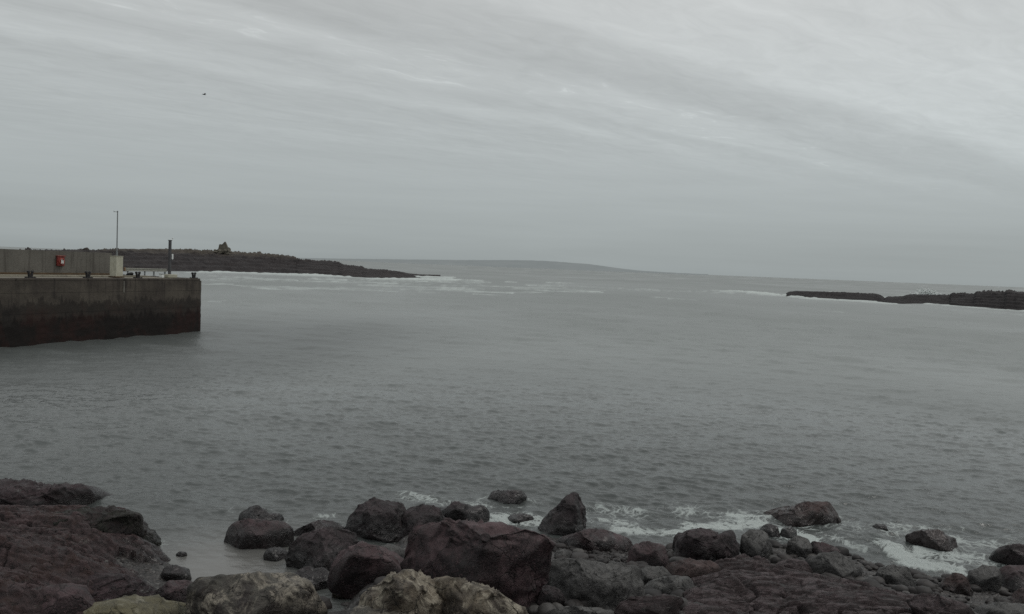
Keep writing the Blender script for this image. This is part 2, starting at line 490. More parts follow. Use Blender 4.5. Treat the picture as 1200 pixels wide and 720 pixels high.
def rock(name, label, cat, mat, poly, foot, depth=0.9, sub=5, rough=1.0, facets=7, seed=None, flat=0.8, strata=0.0, group=None, front=0.8, cpx=None, dz=0.0, joints=True, beds=9.0, rug=0.0):
    """a boulder whose profile follows an outline, with split faces, bedding and worn edges; poly in photo pixels, foot = pixel row where it meets the ground"""
    seed = seed if seed is not None else (hash_name(label))
    rg = np.random.default_rng(seed)
    pp = np.array(poly, dtype=float)
    lowm = pp[:, 1] > foot - 0.22 * np.ptp(pp[:, 1])
    hgt = np.ptp(pp[:, 1])
    if float(terrain0(*hit_ground(pp[:, 0].mean(), foot)[0][:2])) > 0.08 and joints: pp = pp.mean(0) + (pp - pp.mean(0)) * np.array([1.06, 1.04])
    pp0 = pp.copy(); pp[lowm, 1] += 0.22 * hgt + 4
    cpix = pp0.mean(0) if cpx is None else np.array(cpx, float)
    mn, mx = pp0.min(0), pp0.max(0); cpix = 0.5 * cpix + 0.25 * (mn + mx) if cpx is None else cpix
    g, tg = hit_ground(cpix[0], foot)
    dist0 = tg
    wpx, hpx = mx - mn
    half = 0.5 * depth * math.sqrt(wpx * max(hpx, 0.45 * wpx)) * dist0 / F
    rdir = ray(*cpix)
    gd = math.hypot(g[0], g[1])
    # centre: on the ray through the middle of the outline, above the footing
    hor = math.hypot(rdir[0], rdir[1])
    dist = (gd + 0.55 * half) / hor + dz
    C = EYE + rdir * dist
    ax = np.cross(rdir, UPW); ax /= np.linalg.norm(ax)
    bx = np.cross(ax, rdir)
    q = np.array([ray(*v) for v in pp])
    q = q / (q @ rdir)[:, None] * dist
    P = np.stack([q @ ax, q @ bx], 1)
    v, f = ico(sub)
    rho = np.hypot(v[:, 0], v[:, 1]); th = np.arctan2(v[:, 1], v[:, 0])
    Rad = poly_radius(P, np.zeros(2), th)
    prof = np.sin(np.arcsin(np.clip(rho, 0, 1))) ** 0.62
    a = Rad * prof * np.cos(th); b = Rad * prof * np.sin(th); w = np.sign(v[:, 2]) * np.abs(v[:, 2]) ** 0.75 * half
    L = np.stack([a, b, w], 1)
    size = math.sqrt(np.ptp(P[:, 0]) * np.ptp(P[:, 1]))
    # split faces
    dep = math.asin(-rdir[2])
    def cut(n, frac, soft=0.0):
        nonlocal L
        n = n / np.linalg.norm(n)
        d = L @ n
        lim = d.max() * frac
        ex = np.maximum(d - lim, 0)
        L = L - np.outer(ex * (1 - soft), n)
    phi = dep + math.radians(rg.uniform(6, 20))
    cut(np.array([rg.uniform(-.12, .12), math.cos(phi), -math.sin(phi)]), flat * 0.9, 0.05)
    cut(np.array([rg.uniform(-.3, .3), rg.uniform(-.35, -.05), -1]), front * 0.85, 0.05)
    toL = np.stack([ax, bx, rdir])            # world direction -> local
    ja = math.atan2(rdir[1], rdir[0]) + math.pi + rg.uniform(-0.75, 0.75)
    for k, fr_ in () if not joints else ((0, rg.uniform(0.42, 0.62)), (1, rg.uniform(0.42, 0.66)), (3, rg.uniform(0.42, 0.66))):
        a_ = ja + k * math.pi / 2 + rg.uniform(-0.2, 0.2)
        wn = np.array([math.cos(a_), math.sin(a_), rg.uniform(-0.05, 0.4)])
        cut(toL @ wn, fr_ if k == 0 else fr_, 0.02)
    for _ in range(facets + 2):
        an = rg.uniform(0, math.tau)
        n = np.array([math.cos(an), math.sin(an) * 0.8 + 0.2, -rg.uniform(0.3, 1.3)])
        cut(n, rg.uniform(0.52, 0.80), 0.0)
    # re-fit profile
    rr = np.hypot(L[:, 0], L[:, 1]); tt = np.arctan2(L[:, 1], L[:, 0])
    nb = 120; bi = ((tt + math.pi) / math.tau * nb).astype(int) % nb
    mxr = np.zeros(nb); np.maximum.at(mxr, bi, rr)
    cen = (np.arange(nb) + 0.5) / nb * math.tau - math.pi
    want = poly_radius(P, np.zeros(2), cen)
    fac = np.clip(want / np.maximum(mxr, 1e-6), 0.7, 1.6)
    fac = (np.roll(fac, 1) + 4 * fac + np.roll(fac, -1)) / 6
    ff = np.interp((tt + math.pi) / math.tau * nb - 0.5, np.arange(-1, nb + 1), np.concatenate([[fac[-1]], fac, [fac[0]]]))
    L[:, :2] *= ff[:, None]
    # world orientation then weathering
    Wd = C + L[:, :1] * ax + L[:, 1:2] * bx + L[:, 2:3] * rdir
    nit = {4: 1, 5: 1, 6: 2}[sub]
    Wd = relax(Wd, f, nit)
    n0 = relax(vnormals(Wd, f), f, nit + 2); n0 /= np.maximum(np.linalg.norm(n0, axis=1), 1e-6)[:, None]
    off = rg.uniform(0, 60, 3)
    Q = Wd * np.array([1, 1, 1 + 1.5 * strata])
    s1 = 1.5 / size
    dsp = 0.013 * size * fbm(Q * s1 + off, 3) + 0.016 * size * (ridged(Q * s1 * 2.7 + off, 3) - 1.0)
    dsp += 0.012 * min(size, 1.6) * (ridged(Q * 2.6 + off, 2) - 0.9) + 0.011 * rough * (ridged(Q * 7.5 + off, 3) - 1.0)
    if rug:
        u = Wd @ np.array([[math.cos(0.3), -math.sin(0.3), 0], [math.sin(0.3), math.cos(0.3), 0], [0, 0, 1]])
        dsp += rug * (ridged(u * np.array([0.55, 2.1, 1.5]) + off, 4) - 1.0)
    crack = np.abs(perlin(Q * s1 * 1.3 + off * 2 + 0.35 * np.stack([perlin(Q * s1 * 4)] * 3, 1)))
    dsp -= 0.035 * size * rough * sstep(0.05, 0.0, crack)
    if strata:
        tz = Wd[:, 2] + 0.06 * Wd[:, 0] + 0.14 * Wd[:, 1] * (1.0 if flat < 0.7 else 0.2) + 0.05 * perlin(Wd * 1.5 + off)
        st = perlin(np.stack([Wd[:, 0] * 0.25, Wd[:, 1] * 0.25, tz * beds], 1) + off)
        dsp += strata * 0.035 * size ** 0.5 * (0.6 * np.tanh(st * 7) + 0.4 * np.clip(st * 2.2, -1, 1)) * (1 - 0.6 * np.abs(n0[:, 2]))
    Wd = Wd + n0 * dsp[:, None]
    Wd = relax(Wd, f, 1, 0.4)
    base = np.array([C[0], C[1], max(0.0, float(terrain0(C[0], C[1])))])
    me = mesh_np(name, Wd - base, f)
    ROCK_FOOT.append((C[0], C[1], np.ptp(P[:, 0]) / 2, half))
    return obj(name, me, mat, None, base, label, cat, group)


def hash_name(s):
    h = 7
    for ch in s: h = (h * 131 + ord(ch)) % 1000003
    return h


EDG = {}


def relax(V, f, it, lam=0.5):
    key = len(V)
    if key not in EDG:
        e = np.concatenate([f[:, [0, 1]], f[:, [1, 2]], f[:, [2, 0]]])
        EDG[key] = (e, np.bincount(e[:, 0], minlength=key)[:, None].astype(float))
    e, cnt = EDG[key]
    for _ in range(it):
        acc = np.stack([np.bincount(e[:, 0], weights=V[e[:, 1], k], minlength=key) for k in range(3)], 1)
        V = V + lam * (acc / cnt - V)
    return V


def vnormals(V, f):
    fn = np.cross(V[f[:, 1]] - V[f[:, 0]], V[f[:, 2]] - V[f[:, 0]])
    n = np.zeros_like(V)
    for k in range(3): np.add.at(n, f[:, k], fn)
    return n / np.maximum(np.linalg.norm(n, axis=1), 1e-9)[:, None]


def shelf(name, label, cat, mat, poly, h, wid, dip=(0.0, 0.0), relief=0.12, step=0.055, seed=1, res=0.026, stretch=(0.5, 1.5), rot=0.25):
    """a sheet of bedrock lying on the shore: broken into thin terraces along its bedding, falling away at its edges"""
    W2 = np.array([hit_ground(a, b)[0][:2] for a, b in poly])
    x0, y0 = W2.min(0) - 0.3; x1, y1 = W2.max(0) + 0.3
    gx = np.arange(x0, x1, res); gy = np.arange(y0, y1, res)
    GX, GY = np.meshgrid(gx, gy); x, y = GX.ravel(), GY.ravel()
    dmin = np.full(len(x), 1e9); ins = np.zeros(len(x), bool)
    n = len(W2)
    for i in range(n):
        a, b = W2[i], W2[(i + 1) % n]; e_ = b - a
        t = np.clip(((x - a[0]) * e_[0] + (y - a[1]) * e_[1]) / (e_ @ e_), 0, 1)
        dmin = np.minimum(dmin, np.hypot(x - a[0] - t * e_[0], y - a[1] - t * e_[1]))
        cr = (a[1] > y) != (b[1] > y)
        ins ^= cr & (x < (b[0] - a[0]) * (y - a[1]) / (b[1] - a[1] + 1e-12) + a[0])
    q = np.stack([x, y, np.full(len(x), seed * 7.7)], 1)
    sd = np.where(ins, dmin, -dmin) + 0.13 * fbm(q * 1.6, 4)
    c_, s_ = math.cos(rot), math.sin(rot)
    u = np.stack([(x * c_ + y * s_) * stretch[0], (-x * s_ + y * c_) * stretch[1], q[:, 2]], 1)
    wv = fbm(u * 0.9, 5)
    raw = relief * wv + dip[0] * (x - x1) + dip[1] * (y - y0)
    k = raw / step + 0.6 * fbm(q * 5, 2)
    ter = (np.floor(k) + sstep(0.72, 1.0, k - np.floor(k))) * step
    z = terrain0(x, y) + h * (1 - np.exp(-np.maximum(sd, 0) / wid)) + 0.65 * ter + 0.35 * raw
    z += 0.020 * (ridged(u * 4.5 + 3, 3) - 1.0) + 0.008 * fbm(q * 17, 2)
    crk = np.abs(perlin(u * np.array([0.7, 0.45, 1]) + 40 + 0.2 * np.stack([perlin(q * 3)] * 3, 1)))
    z -= 0.12 * sstep(0.035, 0.0, crk)
    z = np.where(sd > 0, z, terrain0(x, y) - 0.3 + np.maximum(sd, -0.2) * 2)
    f = grid_faces(len(gy), len(gx))
    keep = (sd[f] > -0.12).any(1)
    base = np.array([W2[:, 0].mean(), W2[:, 1].mean(), 0.0])
    V = np.stack([x, y, z], 1) - base
    f = f[keep]; used = np.unique(f); mp = np.full(len(V), -1); mp[used] = np.arange(len(used))
    return obj(name, mesh_np(name, V[used], mp[f]), mat, None, base, label, cat)


# --- bedrock ledge on the left
rock("rock_ledge", "long purple brown ledge over the water at far left, topmost of the left ledges", "ledge", R["ledge"],
     [(-90, 600), (-90, 562), (0, 563), (22, 565), (48, 569), (62, 571), (78, 569), (104, 569), (126, 573), (140, 581), (148, 590), (147, 597), (100, 604), (0, 608)],
     606, 0.9, 6, 0.9, 3, strata=0.45, flat=0.8, front=0.85, joints=False, beds=6, rug=0.05)
shelf("bedrock_shelf", "broad dark reddish bedrock shelf sloping into the inlet under the topmost left ledge", "bedrock", R["shelf"],
      [(-330, 640), (-200, 600), (-60, 606), (60, 610), (120, 610), (158, 612), (172, 622), (178, 634), (192, 645), (208, 655), (196, 662), (172, 660), (146, 655), (132, 658), (150, 668), (176, 676), (196, 686), (210, 698), (180, 712), (100, 740), (-330, 760)],
      0.30, 0.6, dip=(-0.055, 0.0), relief=0.26, step=0.085, seed=3, stretch=(0.55, 1.2), rot=-0.2)
rock("rock_ledge", "dark green brown hump hung with seaweed at the water end of the left ledges", "ledge", R["weed"],
     [(36, 612), (60, 600), (104, 596), (146, 597), (164, 603), (168, 616), (168, 628), (140, 638), (96, 640), (50, 632)],
     640, 0.8, 6, 1.2, 3, strata=0.3, flat=0.62, joints=False, beds=5, rug=0.05)
rock("rock_hump", "dark purple rounded bedrock hump between the reddish shelf and yellow crusted rock", "bedrock", R["ledge"],
     [(70, 700), (84, 682), (112, 672), (140, 672), (166, 680), (184, 690), (180, 706), (130, 716), (84, 714)], 714, 0.8, 6, 1.0, 4, strata=0.25, flat=0.7, joints=False, rug=0.03)
rock("rock", "low weed draped rock trailing into the water off the end of the left ledges", "rock", R["weed"],
     [(148, 636), (158, 622), (168, 614), (176, 620), (186, 628), (192, 636), (180, 642), (160, 644)], 640, 0.8, 5, 1.8, joints=False)
rock("boulder", "smooth rounded dark purple boulder in the bottom left corner", "boulder", R["brown"],
     [(22, 712), (26, 700), (40, 692), (62, 687), (88, 684), (108, 690), (118, 704), (120, 726), (70, 738), (20, 735)], 738, 0.9, 5, 0.8)
rock("boulder", "low dark brown rock between the yellow rock and the inlet water", "boulder", R["brown"],
     [(176, 704), (186, 690), (198, 682), (215, 680), (230, 684), (238, 698), (226, 712), (200, 716)], 712, 0.9, 5, 0.9)
rock("boulder", "low rock crusted with yellow lichen along the bottom edge at the left", "boulder", R["yellow"],
     [(60, 724), (90, 712), (120, 708), (160, 701), (186, 699), (194, 705), (220, 708), (238, 718), (236, 745), (60, 748)], 752, 0.8, 5, 1.0, flat=0.72)
rock("boulder", "big lichen blotched boulder with pale crust and dark red patch by the inlet", "boulder", R["lichen"],
     [(221, 712), (220, 692), (232, 681), (260, 674), (292, 673), (320, 674), (345, 675), (360, 684), (372, 700), (382, 712), (378, 742), (300, 755), (230, 745)], 752, 0.8, 6, 1.1, 6, flat=0.75)
rock("rock", "flat grey stone resting on the broad reddish shelf near the left edge", "rock", R["grey"],
     [(14, 668), (22, 660), (44, 656), (64, 661), (70, 670), (48, 677), (24, 676)], 676, 0.9, 4, 0.8)
rock("rock", "small pale wedge of rock just under the topmost left ledge at the left edge", "rock", R["grey"],
     [(2, 610), (8, 602), (24, 600), (36, 606), (32, 613), (12, 615)], 615, 0.9, 4, 0.8)
rock("rock", "dark angular stone at the water edge between reddish shelf and lichen blotched boulder", "rock", R["black"],
     [(186, 676), (192, 666), (206, 662), (220, 667), (226, 678), (212, 684), (194, 683)], 683, 0.9, 4, 1.0)
rock("rock", "tiny black stone poking out of the inlet shallows", "rock", R["black"],
     [(206, 650), (211, 646), (218, 647), (221, 651), (212, 654)], 653, 0.9, 4, 0.8)
# --- the dark pile beside the inlet
rock("boulder", "black humped rock peeping up behind the rounded brown boulder at the inlet mouth", "boulder", R["black"],
     [(275, 613), (282, 602), (291, 595), (301, 592), (309, 596), (315, 601), (330, 603), (341, 612), (343, 622), (300, 626)], 616, 0.8)
rock("boulder", "rounded brown boulder with pale rim standing in water at the inlet mouth", "boulder", R["brown"],
     [(261, 639), (263, 626), (270, 613), (284, 609), (310, 609), (332, 611), (345, 622), (344, 638), (334, 649), (312, 649), (285, 643)], 645, 0.85, 5, 0.8, flat=0.86)
rock("boulder", "long low black rock leaning right, behind the blocky dark boulder", "boulder", R["black"],
     [(330, 634), (342, 624), (356, 617), (374, 609), (390, 609), (400, 615), (416, 622), (412, 640), (370, 646), (338, 644)], 634, 0.8)
rock("boulder", "blocky dark boulder with a pale slanting facet, right of the inlet", "boulder", R["black"],
     [(333, 660), (338, 640), (352, 626), (378, 619), (404, 621), (416, 628), (424, 644), (412, 662), (388, 674), (362, 674), (344, 668)], 671, 0.85, 6, 0.9)
rock("boulder", "tall black boulder cleft down its face, left end of the back row by the foam", "boulder", R["black"],
     [(402, 622), (408, 606), (418, 594), (428, 587), (440, 585), (456, 587), (471, 590), (482, 598), (478, 616), (470, 632), (430, 634), (408, 634)], 634, 0.85, 6, 1.0)
rock("boulder", "stepped dark block wedged between the cleft boulder and the lumpy black rock", "boulder", R["black"],
     [(462, 628), (472, 604), (484, 593), (500, 592), (514, 596), (520, 608), (516, 626), (490, 634)], 628, 0.8, 5, 1.0)
rock("boulder", "lumpy black rock with three humps at the foam line", "boulder", R["black"],
     [(506, 606), (512, 595), (522, 593), (534, 589), (548, 592), (556, 595), (564, 592), (573, 598), (577, 608), (560, 617), (520, 618)], 614, 0.8, 5, 1.0)
rock("rock", "wet black stone in the gap between the blocky dark boulder and lichen blotched boulder", "rock", R["black"],
     [(336, 690), (342, 674), (358, 664), (380, 666), (394, 676), (392, 692), (366, 700)], 694, 0.9, 5, 1.0)
rock("rock", "small dark stone at the right foot of the rounded brown inlet boulder", "rock", R["black"],
     [(306, 652), (314, 643), (328, 641), (340, 648), (338, 658), (320, 661)], 658, 0.9, 4, 1.0)
rock("boulder", "wide low rust brown rock in front of the cleft boulder", "boulder", R["brown"],
     [(384, 676), (390, 660), (402, 645), (424, 636), (450, 642), (468, 652), (486, 660), (482, 676), (450, 686), (410, 688)], 684, 0.8, 5, 0.9)
rock("rock", "pale grey flat stone sheltered in the dark hollow under the cleft boulder", "rock", R["grey"],
     [(432, 650), (440, 641), (458, 639), (476, 645), (484, 654), (470, 661), (446, 659)], 656, 0.7, 4, 0.8)
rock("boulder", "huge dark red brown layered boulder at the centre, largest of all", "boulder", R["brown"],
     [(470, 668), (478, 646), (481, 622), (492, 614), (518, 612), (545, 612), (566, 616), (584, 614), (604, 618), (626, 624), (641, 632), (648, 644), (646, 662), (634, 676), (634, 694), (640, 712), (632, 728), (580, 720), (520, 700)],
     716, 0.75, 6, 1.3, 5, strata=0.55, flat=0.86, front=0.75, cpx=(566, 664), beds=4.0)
rock("boulder", "flat black rock standing clear of the shore in the water, centre", "boulder", R["black"],
     [(568, 584), (571, 577), (584, 575), (600, 574), (613, 575), (618, 582), (614, 590), (600, 594), (580, 593)], 591, 0.9, 5, 1.0)
rock("rock", "thin low rock awash in foam, left of the pointed boulder", "rock", R["black"],
     [(590, 610), (596, 604), (610, 602), (624, 604), (632, 610), (620, 615), (600, 615)], 612, 0.8, 4, 0.8)
rock("boulder", "pointed grey boulder tilted upright at the water edge, centre", "boulder", R["black"],
     [(626, 626), (632, 612), (642, 601), (654, 591), (664, 581), (672, 577), (680, 582), (686, 594), (687, 608), (683, 622), (668, 632), (644, 634)], 628, 0.8, 6, 0.9, flat=0.92, facets=5)
rock("boulder", "long low brown rock stretching right from the foot of the pointed boulder", "boulder", R["brown"],
     [(636, 640), (642, 628), (660, 628), (676, 625), (692, 621), (708, 621), (724, 626), (740, 632), (752, 642), (740, 650), (690, 650), (650, 648)], 648, 0.7, 5, 0.9)
rock("boulder", "broad grey slab boulder with pale top edge, right of the huge boulder", "boulder", R["grey"],
     [(642, 672), (646, 658), (664, 655), (684, 656), (716, 661), (742, 665), (753, 678), (754, 696), (742, 716), (700, 722), (664, 716), (648, 700)], 716, 0.75, 6, 0.9, flat=0.8)
rock("rock", "small round grey stone at the right flank of the huge boulder", "rock", R["grey"],
     [(638, 686), (640, 674), (648, 667), (658, 667), (666, 676), (664, 690), (650, 696)], 694, 0.9, 4, 0.8)
rock("rock", "small pale stone on the shingle above the broad grey slab boulder", "rock", R["grey"],
     [(649, 655), (652, 647), (660, 644), (667, 647), (668, 656), (658, 659)], 657, 0.9, 4, 0.8)
rock("boulder", "black angular block jammed below the small round grey stone", "boulder", R["black"],
     [(626, 704), (632, 690), (644, 687), (656, 692), (662, 704), (652, 716), (634, 716)], 714, 0.8, 5, 0.9)
rock("rock", "low pale ledge stone along the bottom edge under the broad grey slab boulder", "rock", R["grey"],
     [(636, 728), (642, 714), (664, 711), (700, 714), (730, 717), (744, 728), (700, 742), (650, 742)], 742, 0.8, 5, 0.9)
# --- tan rocks bottom centre
rock("boulder", "tan rock with a pointed pale crown, leftmost of the tan rocks", "boulder", R["tan"],
     [(380, 694), (392, 684), (402, 673), (416, 669), (430, 671), (434, 682), (440, 694), (432, 706), (406, 704)], 702, 0.8, 5, 1.1)
rock("boulder", "large tan and cream rock holding a hollow, middle of the bottom edge", "boulder", R["tan"],
     [(404, 724), (416, 702), (436, 690), (458, 676), (474, 671), (494, 672), (506, 682), (520, 696), (536, 706), (536, 738), (470, 750), (414, 744)], 750, 0.8, 6, 1.2, 7)
rock("boulder", "sloping cream topped tan rock beneath the huge boulder", "boulder", R["tan"],
     [(500, 690), (508, 675), (530, 676), (552, 686), (576, 692), (598, 704), (616, 718), (622, 740), (570, 752), (530, 740), (508, 712)], 750, 0.8, 6, 1.2, 7)
rock("rock", "pale grey rock cut by the bottom edge below the tan rocks", "rock", R["lichen"],
     [(408, 728), (414, 713), (432, 708), (452, 709), (468, 718), (474, 738), (440, 752), (412, 746)], 756, 0.9, 5, 1.0)
# --- right of centre
rock("boulder", "squat round brown boulder left of the twin humped black boulder", "boulder", R["brown"],
     [(732, 658), (734, 646), (744, 638), (760, 636), (776, 639), (786, 647), (784, 662), (770, 668), (744, 668)], 665, 0.9, 5, 0.8)
rock("boulder", "twin humped black boulder backed by foam, right of centre", "boulder", R["black"],
     [(784, 652), (790, 638), (796, 627), (810, 621), (824, 620), (842, 626), (858, 621), (868, 624), (872, 636), (866, 646), (850, 658), (820, 664), (796, 662)], 661, 0.85, 6, 0.9)
rock("boulder", "pale grey craggy rock against the right side of the twin humped boulder", "boulder", R["grey"],
     [(868, 644), (870, 628), (880, 621), (894, 622), (904, 632), (908, 646), (896, 658), (876, 658)], 655, 0.9, 5, 1.2)
rock("boulder", "dark egg shaped stone between the broad grey slab boulder and the leaning slab", "boulder", R["grey"],
     [(742, 680), (746, 669), (760, 664), (776, 665), (786, 674), (784, 684), (764, 690), (748, 689)], 687, 0.9, 5, 0.6)
rock("boulder", "leaning grey brown slab under the twin humped boulder", "boulder", R["orange"],
     [(776, 672), (784, 660), (806, 656), (832, 658), (846, 666), (836, 680), (804, 684), (782, 682)], 682, 0.8, 5, 0.9)
rock("boulder", "smooth pale topped stone like a loaf, below the dark egg shaped stone", "boulder", R["grey"],
     [(750, 694), (760, 682), (782, 676), (804, 675), (818, 682), (814, 696), (786, 702), (758, 702)], 700, 0.9, 5, 0.6)
rock("boulder", "grey rock with a rusty flank on the bottom edge, left of the red bedrock crack", "boulder", R["red"],
     [(716, 728), (724, 708), (748, 699), (780, 698), (800, 700), (796, 716), (786, 740), (740, 748)], 750, 0.8, 5, 1.1)
shelf("bedrock_slab", "wide sloping bedrock slab streaked red and grey across the bottom right", "bedrock", R["red"],
      [(776, 760), (796, 712), (816, 686), (838, 670), (866, 659), (890, 664), (920, 673), (960, 682), (1000, 689), (1040, 695), (1074, 702), (1104, 714), (1150, 742), (1200, 800), (760, 800)],
      0.17, 0.25, dip=(-0.012, 0.0), relief=0.24, step=0.07, seed=5, stretch=(0.5, 1.2), rot=-0.3)
rock("bedrock_slab", "dark red tilted slab on the bottom edge, right of the wide streaked bedrock", "bedrock", R["red"],
     [(1064, 704), (1080, 698), (1104, 700), (1128, 708), (1150, 722), (1140, 742), (1100, 745)], 748, 0.8, 5, 1.6, strata=0.6)
rock("boulder", "long red brown rock lying in the water with a blunt right end", "boulder", R["orange"],
     [(880, 604), (898, 598), (922, 594), (950, 589), (970, 586), (984, 589), (988, 602), (986, 616), (962, 620), (930, 620), (890, 616)], 616, 0.8, 6, 0.9)
rock("rock", "small black rock awash between the long red brown rock and the craggy grey one", "rock", R["black"],
     [(888, 624), (894, 616), (904, 614), (914, 618), (914, 628), (900, 630)], 628, 0.9, 4, 0.9)
rock("rock", "pale wet stone in the foam just below the long red brown rock", "rock", R["grey"],
     [(912, 627), (916, 619), (926, 617), (934, 622), (934, 630), (922, 632)], 630, 0.9, 4, 0.7)
rock("boulder", "ball shaped grey stone beside the water, right of the craggy grey rock", "boulder", R["grey"],
     [(921, 646), (924, 634), (934, 628), (946, 631), (952, 642), (948, 654), (932, 657)], 655, 0.95, 5, 0.6)
rock("boulder", "brown lying stone touching the right side of the ball shaped stone", "boulder", R["brown"],
     [(944, 646), (952, 635), (966, 636), (980, 642), (990, 652), (980, 662), (956, 662)], 659, 0.85, 5, 0.7)
rock("boulder", "pale grey domed boulder at the top edge of the streaked bedrock", "boulder", R["grey"],
     [(940, 672), (946, 658), (960, 649), (980, 648), (998, 658), (1010, 670), (1004, 682), (970, 684)], 681, 0.85, 5, 0.6)
rock("rock", "reddish split rock on the upper rim of the streaked bedrock, below the ball stone", "rock", R["red"],
     [(902, 672), (908, 660), (926, 655), (944, 658), (952, 670), (940, 682), (914, 682)], 680, 0.85, 5, 1.2)
rock("boulder", "tattered dark red rock washed by white foam at the right", "boulder", R["orange"],
     [(1060, 632), (1068, 624), (1084, 622), (1100, 621), (1108, 627), (1119, 629), (1124, 642), (1104, 650), (1074, 648)], 645, 0.9, 5, 1.6)
rock("rock", "barely surfacing black rock between the long red brown rock and the washed red one", "rock", R["black"],
     [(1020, 618), (1028, 614), (1038, 615), (1043, 620), (1030, 624)], 622, 0.9, 4, 0.8)
rock("boulder", "dark grey hump backed boulder under the thick white foam", "boulder", R["grey"],
     [(1024, 680), (1030, 668), (1044, 662), (1058, 664), (1070, 672), (1072, 684), (1050, 690), (1030, 690)], 687, 0.85, 5, 0.9)
rock("boulder", "brown grey pyramid shaped rock right of the hump backed boulder", "boulder", R["orange"],
     [(1098, 690), (1106, 680), (1118, 672), (1128, 674), (1140, 684), (1144, 694), (1122, 700)], 697, 0.85, 5, 1.0)
rock("boulder", "dark maroon boulder at the right edge, upper of two", "boulder", R["ledge"],
     [(1157, 660), (1160, 648), (1170, 641), (1188, 638), (1215, 640), (1235, 652), (1232, 668), (1190, 670)], 668, 0.85, 5, 0.9)
rock("boulder", "dark cracked boulder at the right edge, beneath the maroon one", "boulder", R["brown"],
     [(1162, 690), (1166, 672), (1180, 663), (1215, 664), (1240, 676), (1240, 698), (1200, 704), (1172, 702)], 698, 0.85, 5, 1.1)
rock("rock", "smooth light grey slab leaning against the boulders at the right edge", "rock", R["grey"],
     [(1128, 684), (1138, 670), (1152, 663), (1168, 664), (1174, 676), (1170, 692), (1150, 698), (1134, 696)], 695, 0.75, 5, 0.6)
rock("rock", "flat pale stone low in the bottom right corner", "rock", R["grey"],
     [(1136, 722), (1146, 710), (1170, 706), (1200, 708), (1220, 718), (1200, 732), (1150, 734)], 732, 0.8, 5, 0.8)
rock("boulder", "reddish brown boulder low on the right edge above the flat pale stone", "boulder", R["orange"],
     [(1184, 706), (1188, 694), (1202, 688), (1224, 692), (1236, 706), (1216, 716), (1194, 716)], 714, 0.85, 5, 1.0)

# ------------------------------------------------------------------ loose cobbles and shingle (uncountable)
def scatter(name, n, region, rmin, rmax, mat, sub=2):
    Vs, Fs, o = [], [], 0
    v0, f0 = ico(sub)
    k = 0
    while k < n:
        px = random.uniform(region[0], region[2]); py = random.uniform(region[1], region[3])
        g, t = hit_ground(px, py)
        if terrain0(g[0], g[1]) < -0.02: 
            k += 1; continue
        r = rmin * (rmax / rmin) ** (random.random() ** 2.2)
        s = np.array([random.uniform(0.8, 1.35), random.uniform(0.75, 1.2), random.uniform(0.5, 0.85)]) * r
        p = v0 + 0.28 * np.stack([perlin(v0 * 1.1 + random.uniform(0, 90))] * 3, 1) * v0
        p = np.sign(p) * np.abs(p) ** random.uniform(0.72, 1.05)
        a = random.uniform(0, math.tau); ca, sa = math.cos(a), math.sin(a)
        p = p * s
        p = np.stack([p[:, 0] * ca - p[:, 1] * sa, p[:, 0] * sa + p[:, 1] * ca, p[:, 2]], 1)
        zg = float(terrain(g[0:1], g[1:2])[0])
        Vs.append(p + np.array([g[0], g[1], zg + r * 0.25])); Fs.append(f0 + o); o += len(v0); k += 1
    return obj(name, mesh_np(name, np.concatenate(Vs), np.concatenate(Fs)), mat, kind="stuff")


def cobble_mat():
    m, nt, b, out = new_mat("wet_cobbles")
    geo = N(nt, "ShaderNodeNewGeometry")
    c = ramp(nt, geo.outputs["Random Per Island"], [(0, (0.012, 0.010, 0.010)), (0.35, (0.018, 0.015, 0.0145)), (0.65, (0.030, 0.025, 0.024)), (0.88, (0.045, 0.041, 0.040)), (1, (0.10, 0.095, 0.09))])
    n2 = noise(nt, geo.outputs["Position"], 30, 6, 0.7)
    c = mix_c(nt, maprange(nt, n2, 0.4, 0.7, 0, 0.5), c, (0.012, 0.010, 0.010))
    nt.links.new(c, b.inputs["Base Color"]); b.inputs["Roughness"].default_value = 0.6
    b.inputs["Specular IOR Level"].default_value = 0.3
    return m


CB = cobble_mat()
scatter("shingle", 1500, (650, 634, 780, 668), 0.012, 0.06, CB, 1)
scatter("cobbles", 1100, (640, 640, 1210, 722), 0.03, 0.15, CB, 2)
scatter("cobbles", 300, (900, 640, 1210, 700), 0.05, 0.19, CB, 3)
scatter("cobbles", 260, (330, 640, 820, 716), 0.06, 0.22, CB, 3)
scatter("cobbles", 240, (300, 640, 640, 722), 0.03, 0.14, CB, 3)
scatter("cobbles", 40, (0, 640, 240, 722), 0.03, 0.14, CB, 3)

# ------------------------------------------------------------------ sea
def wave_tile(n, L, lmin, lmax, ang, spread, seed):
    rg = np.random.default_rng(seed)
    k = np.fft.fftfreq(n, L / n) * math.tau
    kx, ky = np.meshgrid(k, k); kk = np.hypot(kx, ky); kk[0, 0] = 1e-9
    lam = math.tau / kk
    band = sstep(lmin * 0.75, lmin * 1.1, lam) * sstep(lmax * 1.35, lmax * 0.9, lam)
    ca = (kx * math.cos(ang) + ky * math.sin(ang)) / kk
    amp = band * kk ** -1.9 * (np.abs(ca) ** spread + 0.10)
    spec = amp * (rg.normal(size=(n, n)) + 1j * rg.normal(size=(n, n)))
    h = np.fft.ifft2(spec).real
    gx = np.gradient(h, L / n, axis=1); gy = np.gradient(h, L / n, axis=0)
    return h / np.sqrt((gx ** 2 + gy ** 2).mean())      # unit rms slope


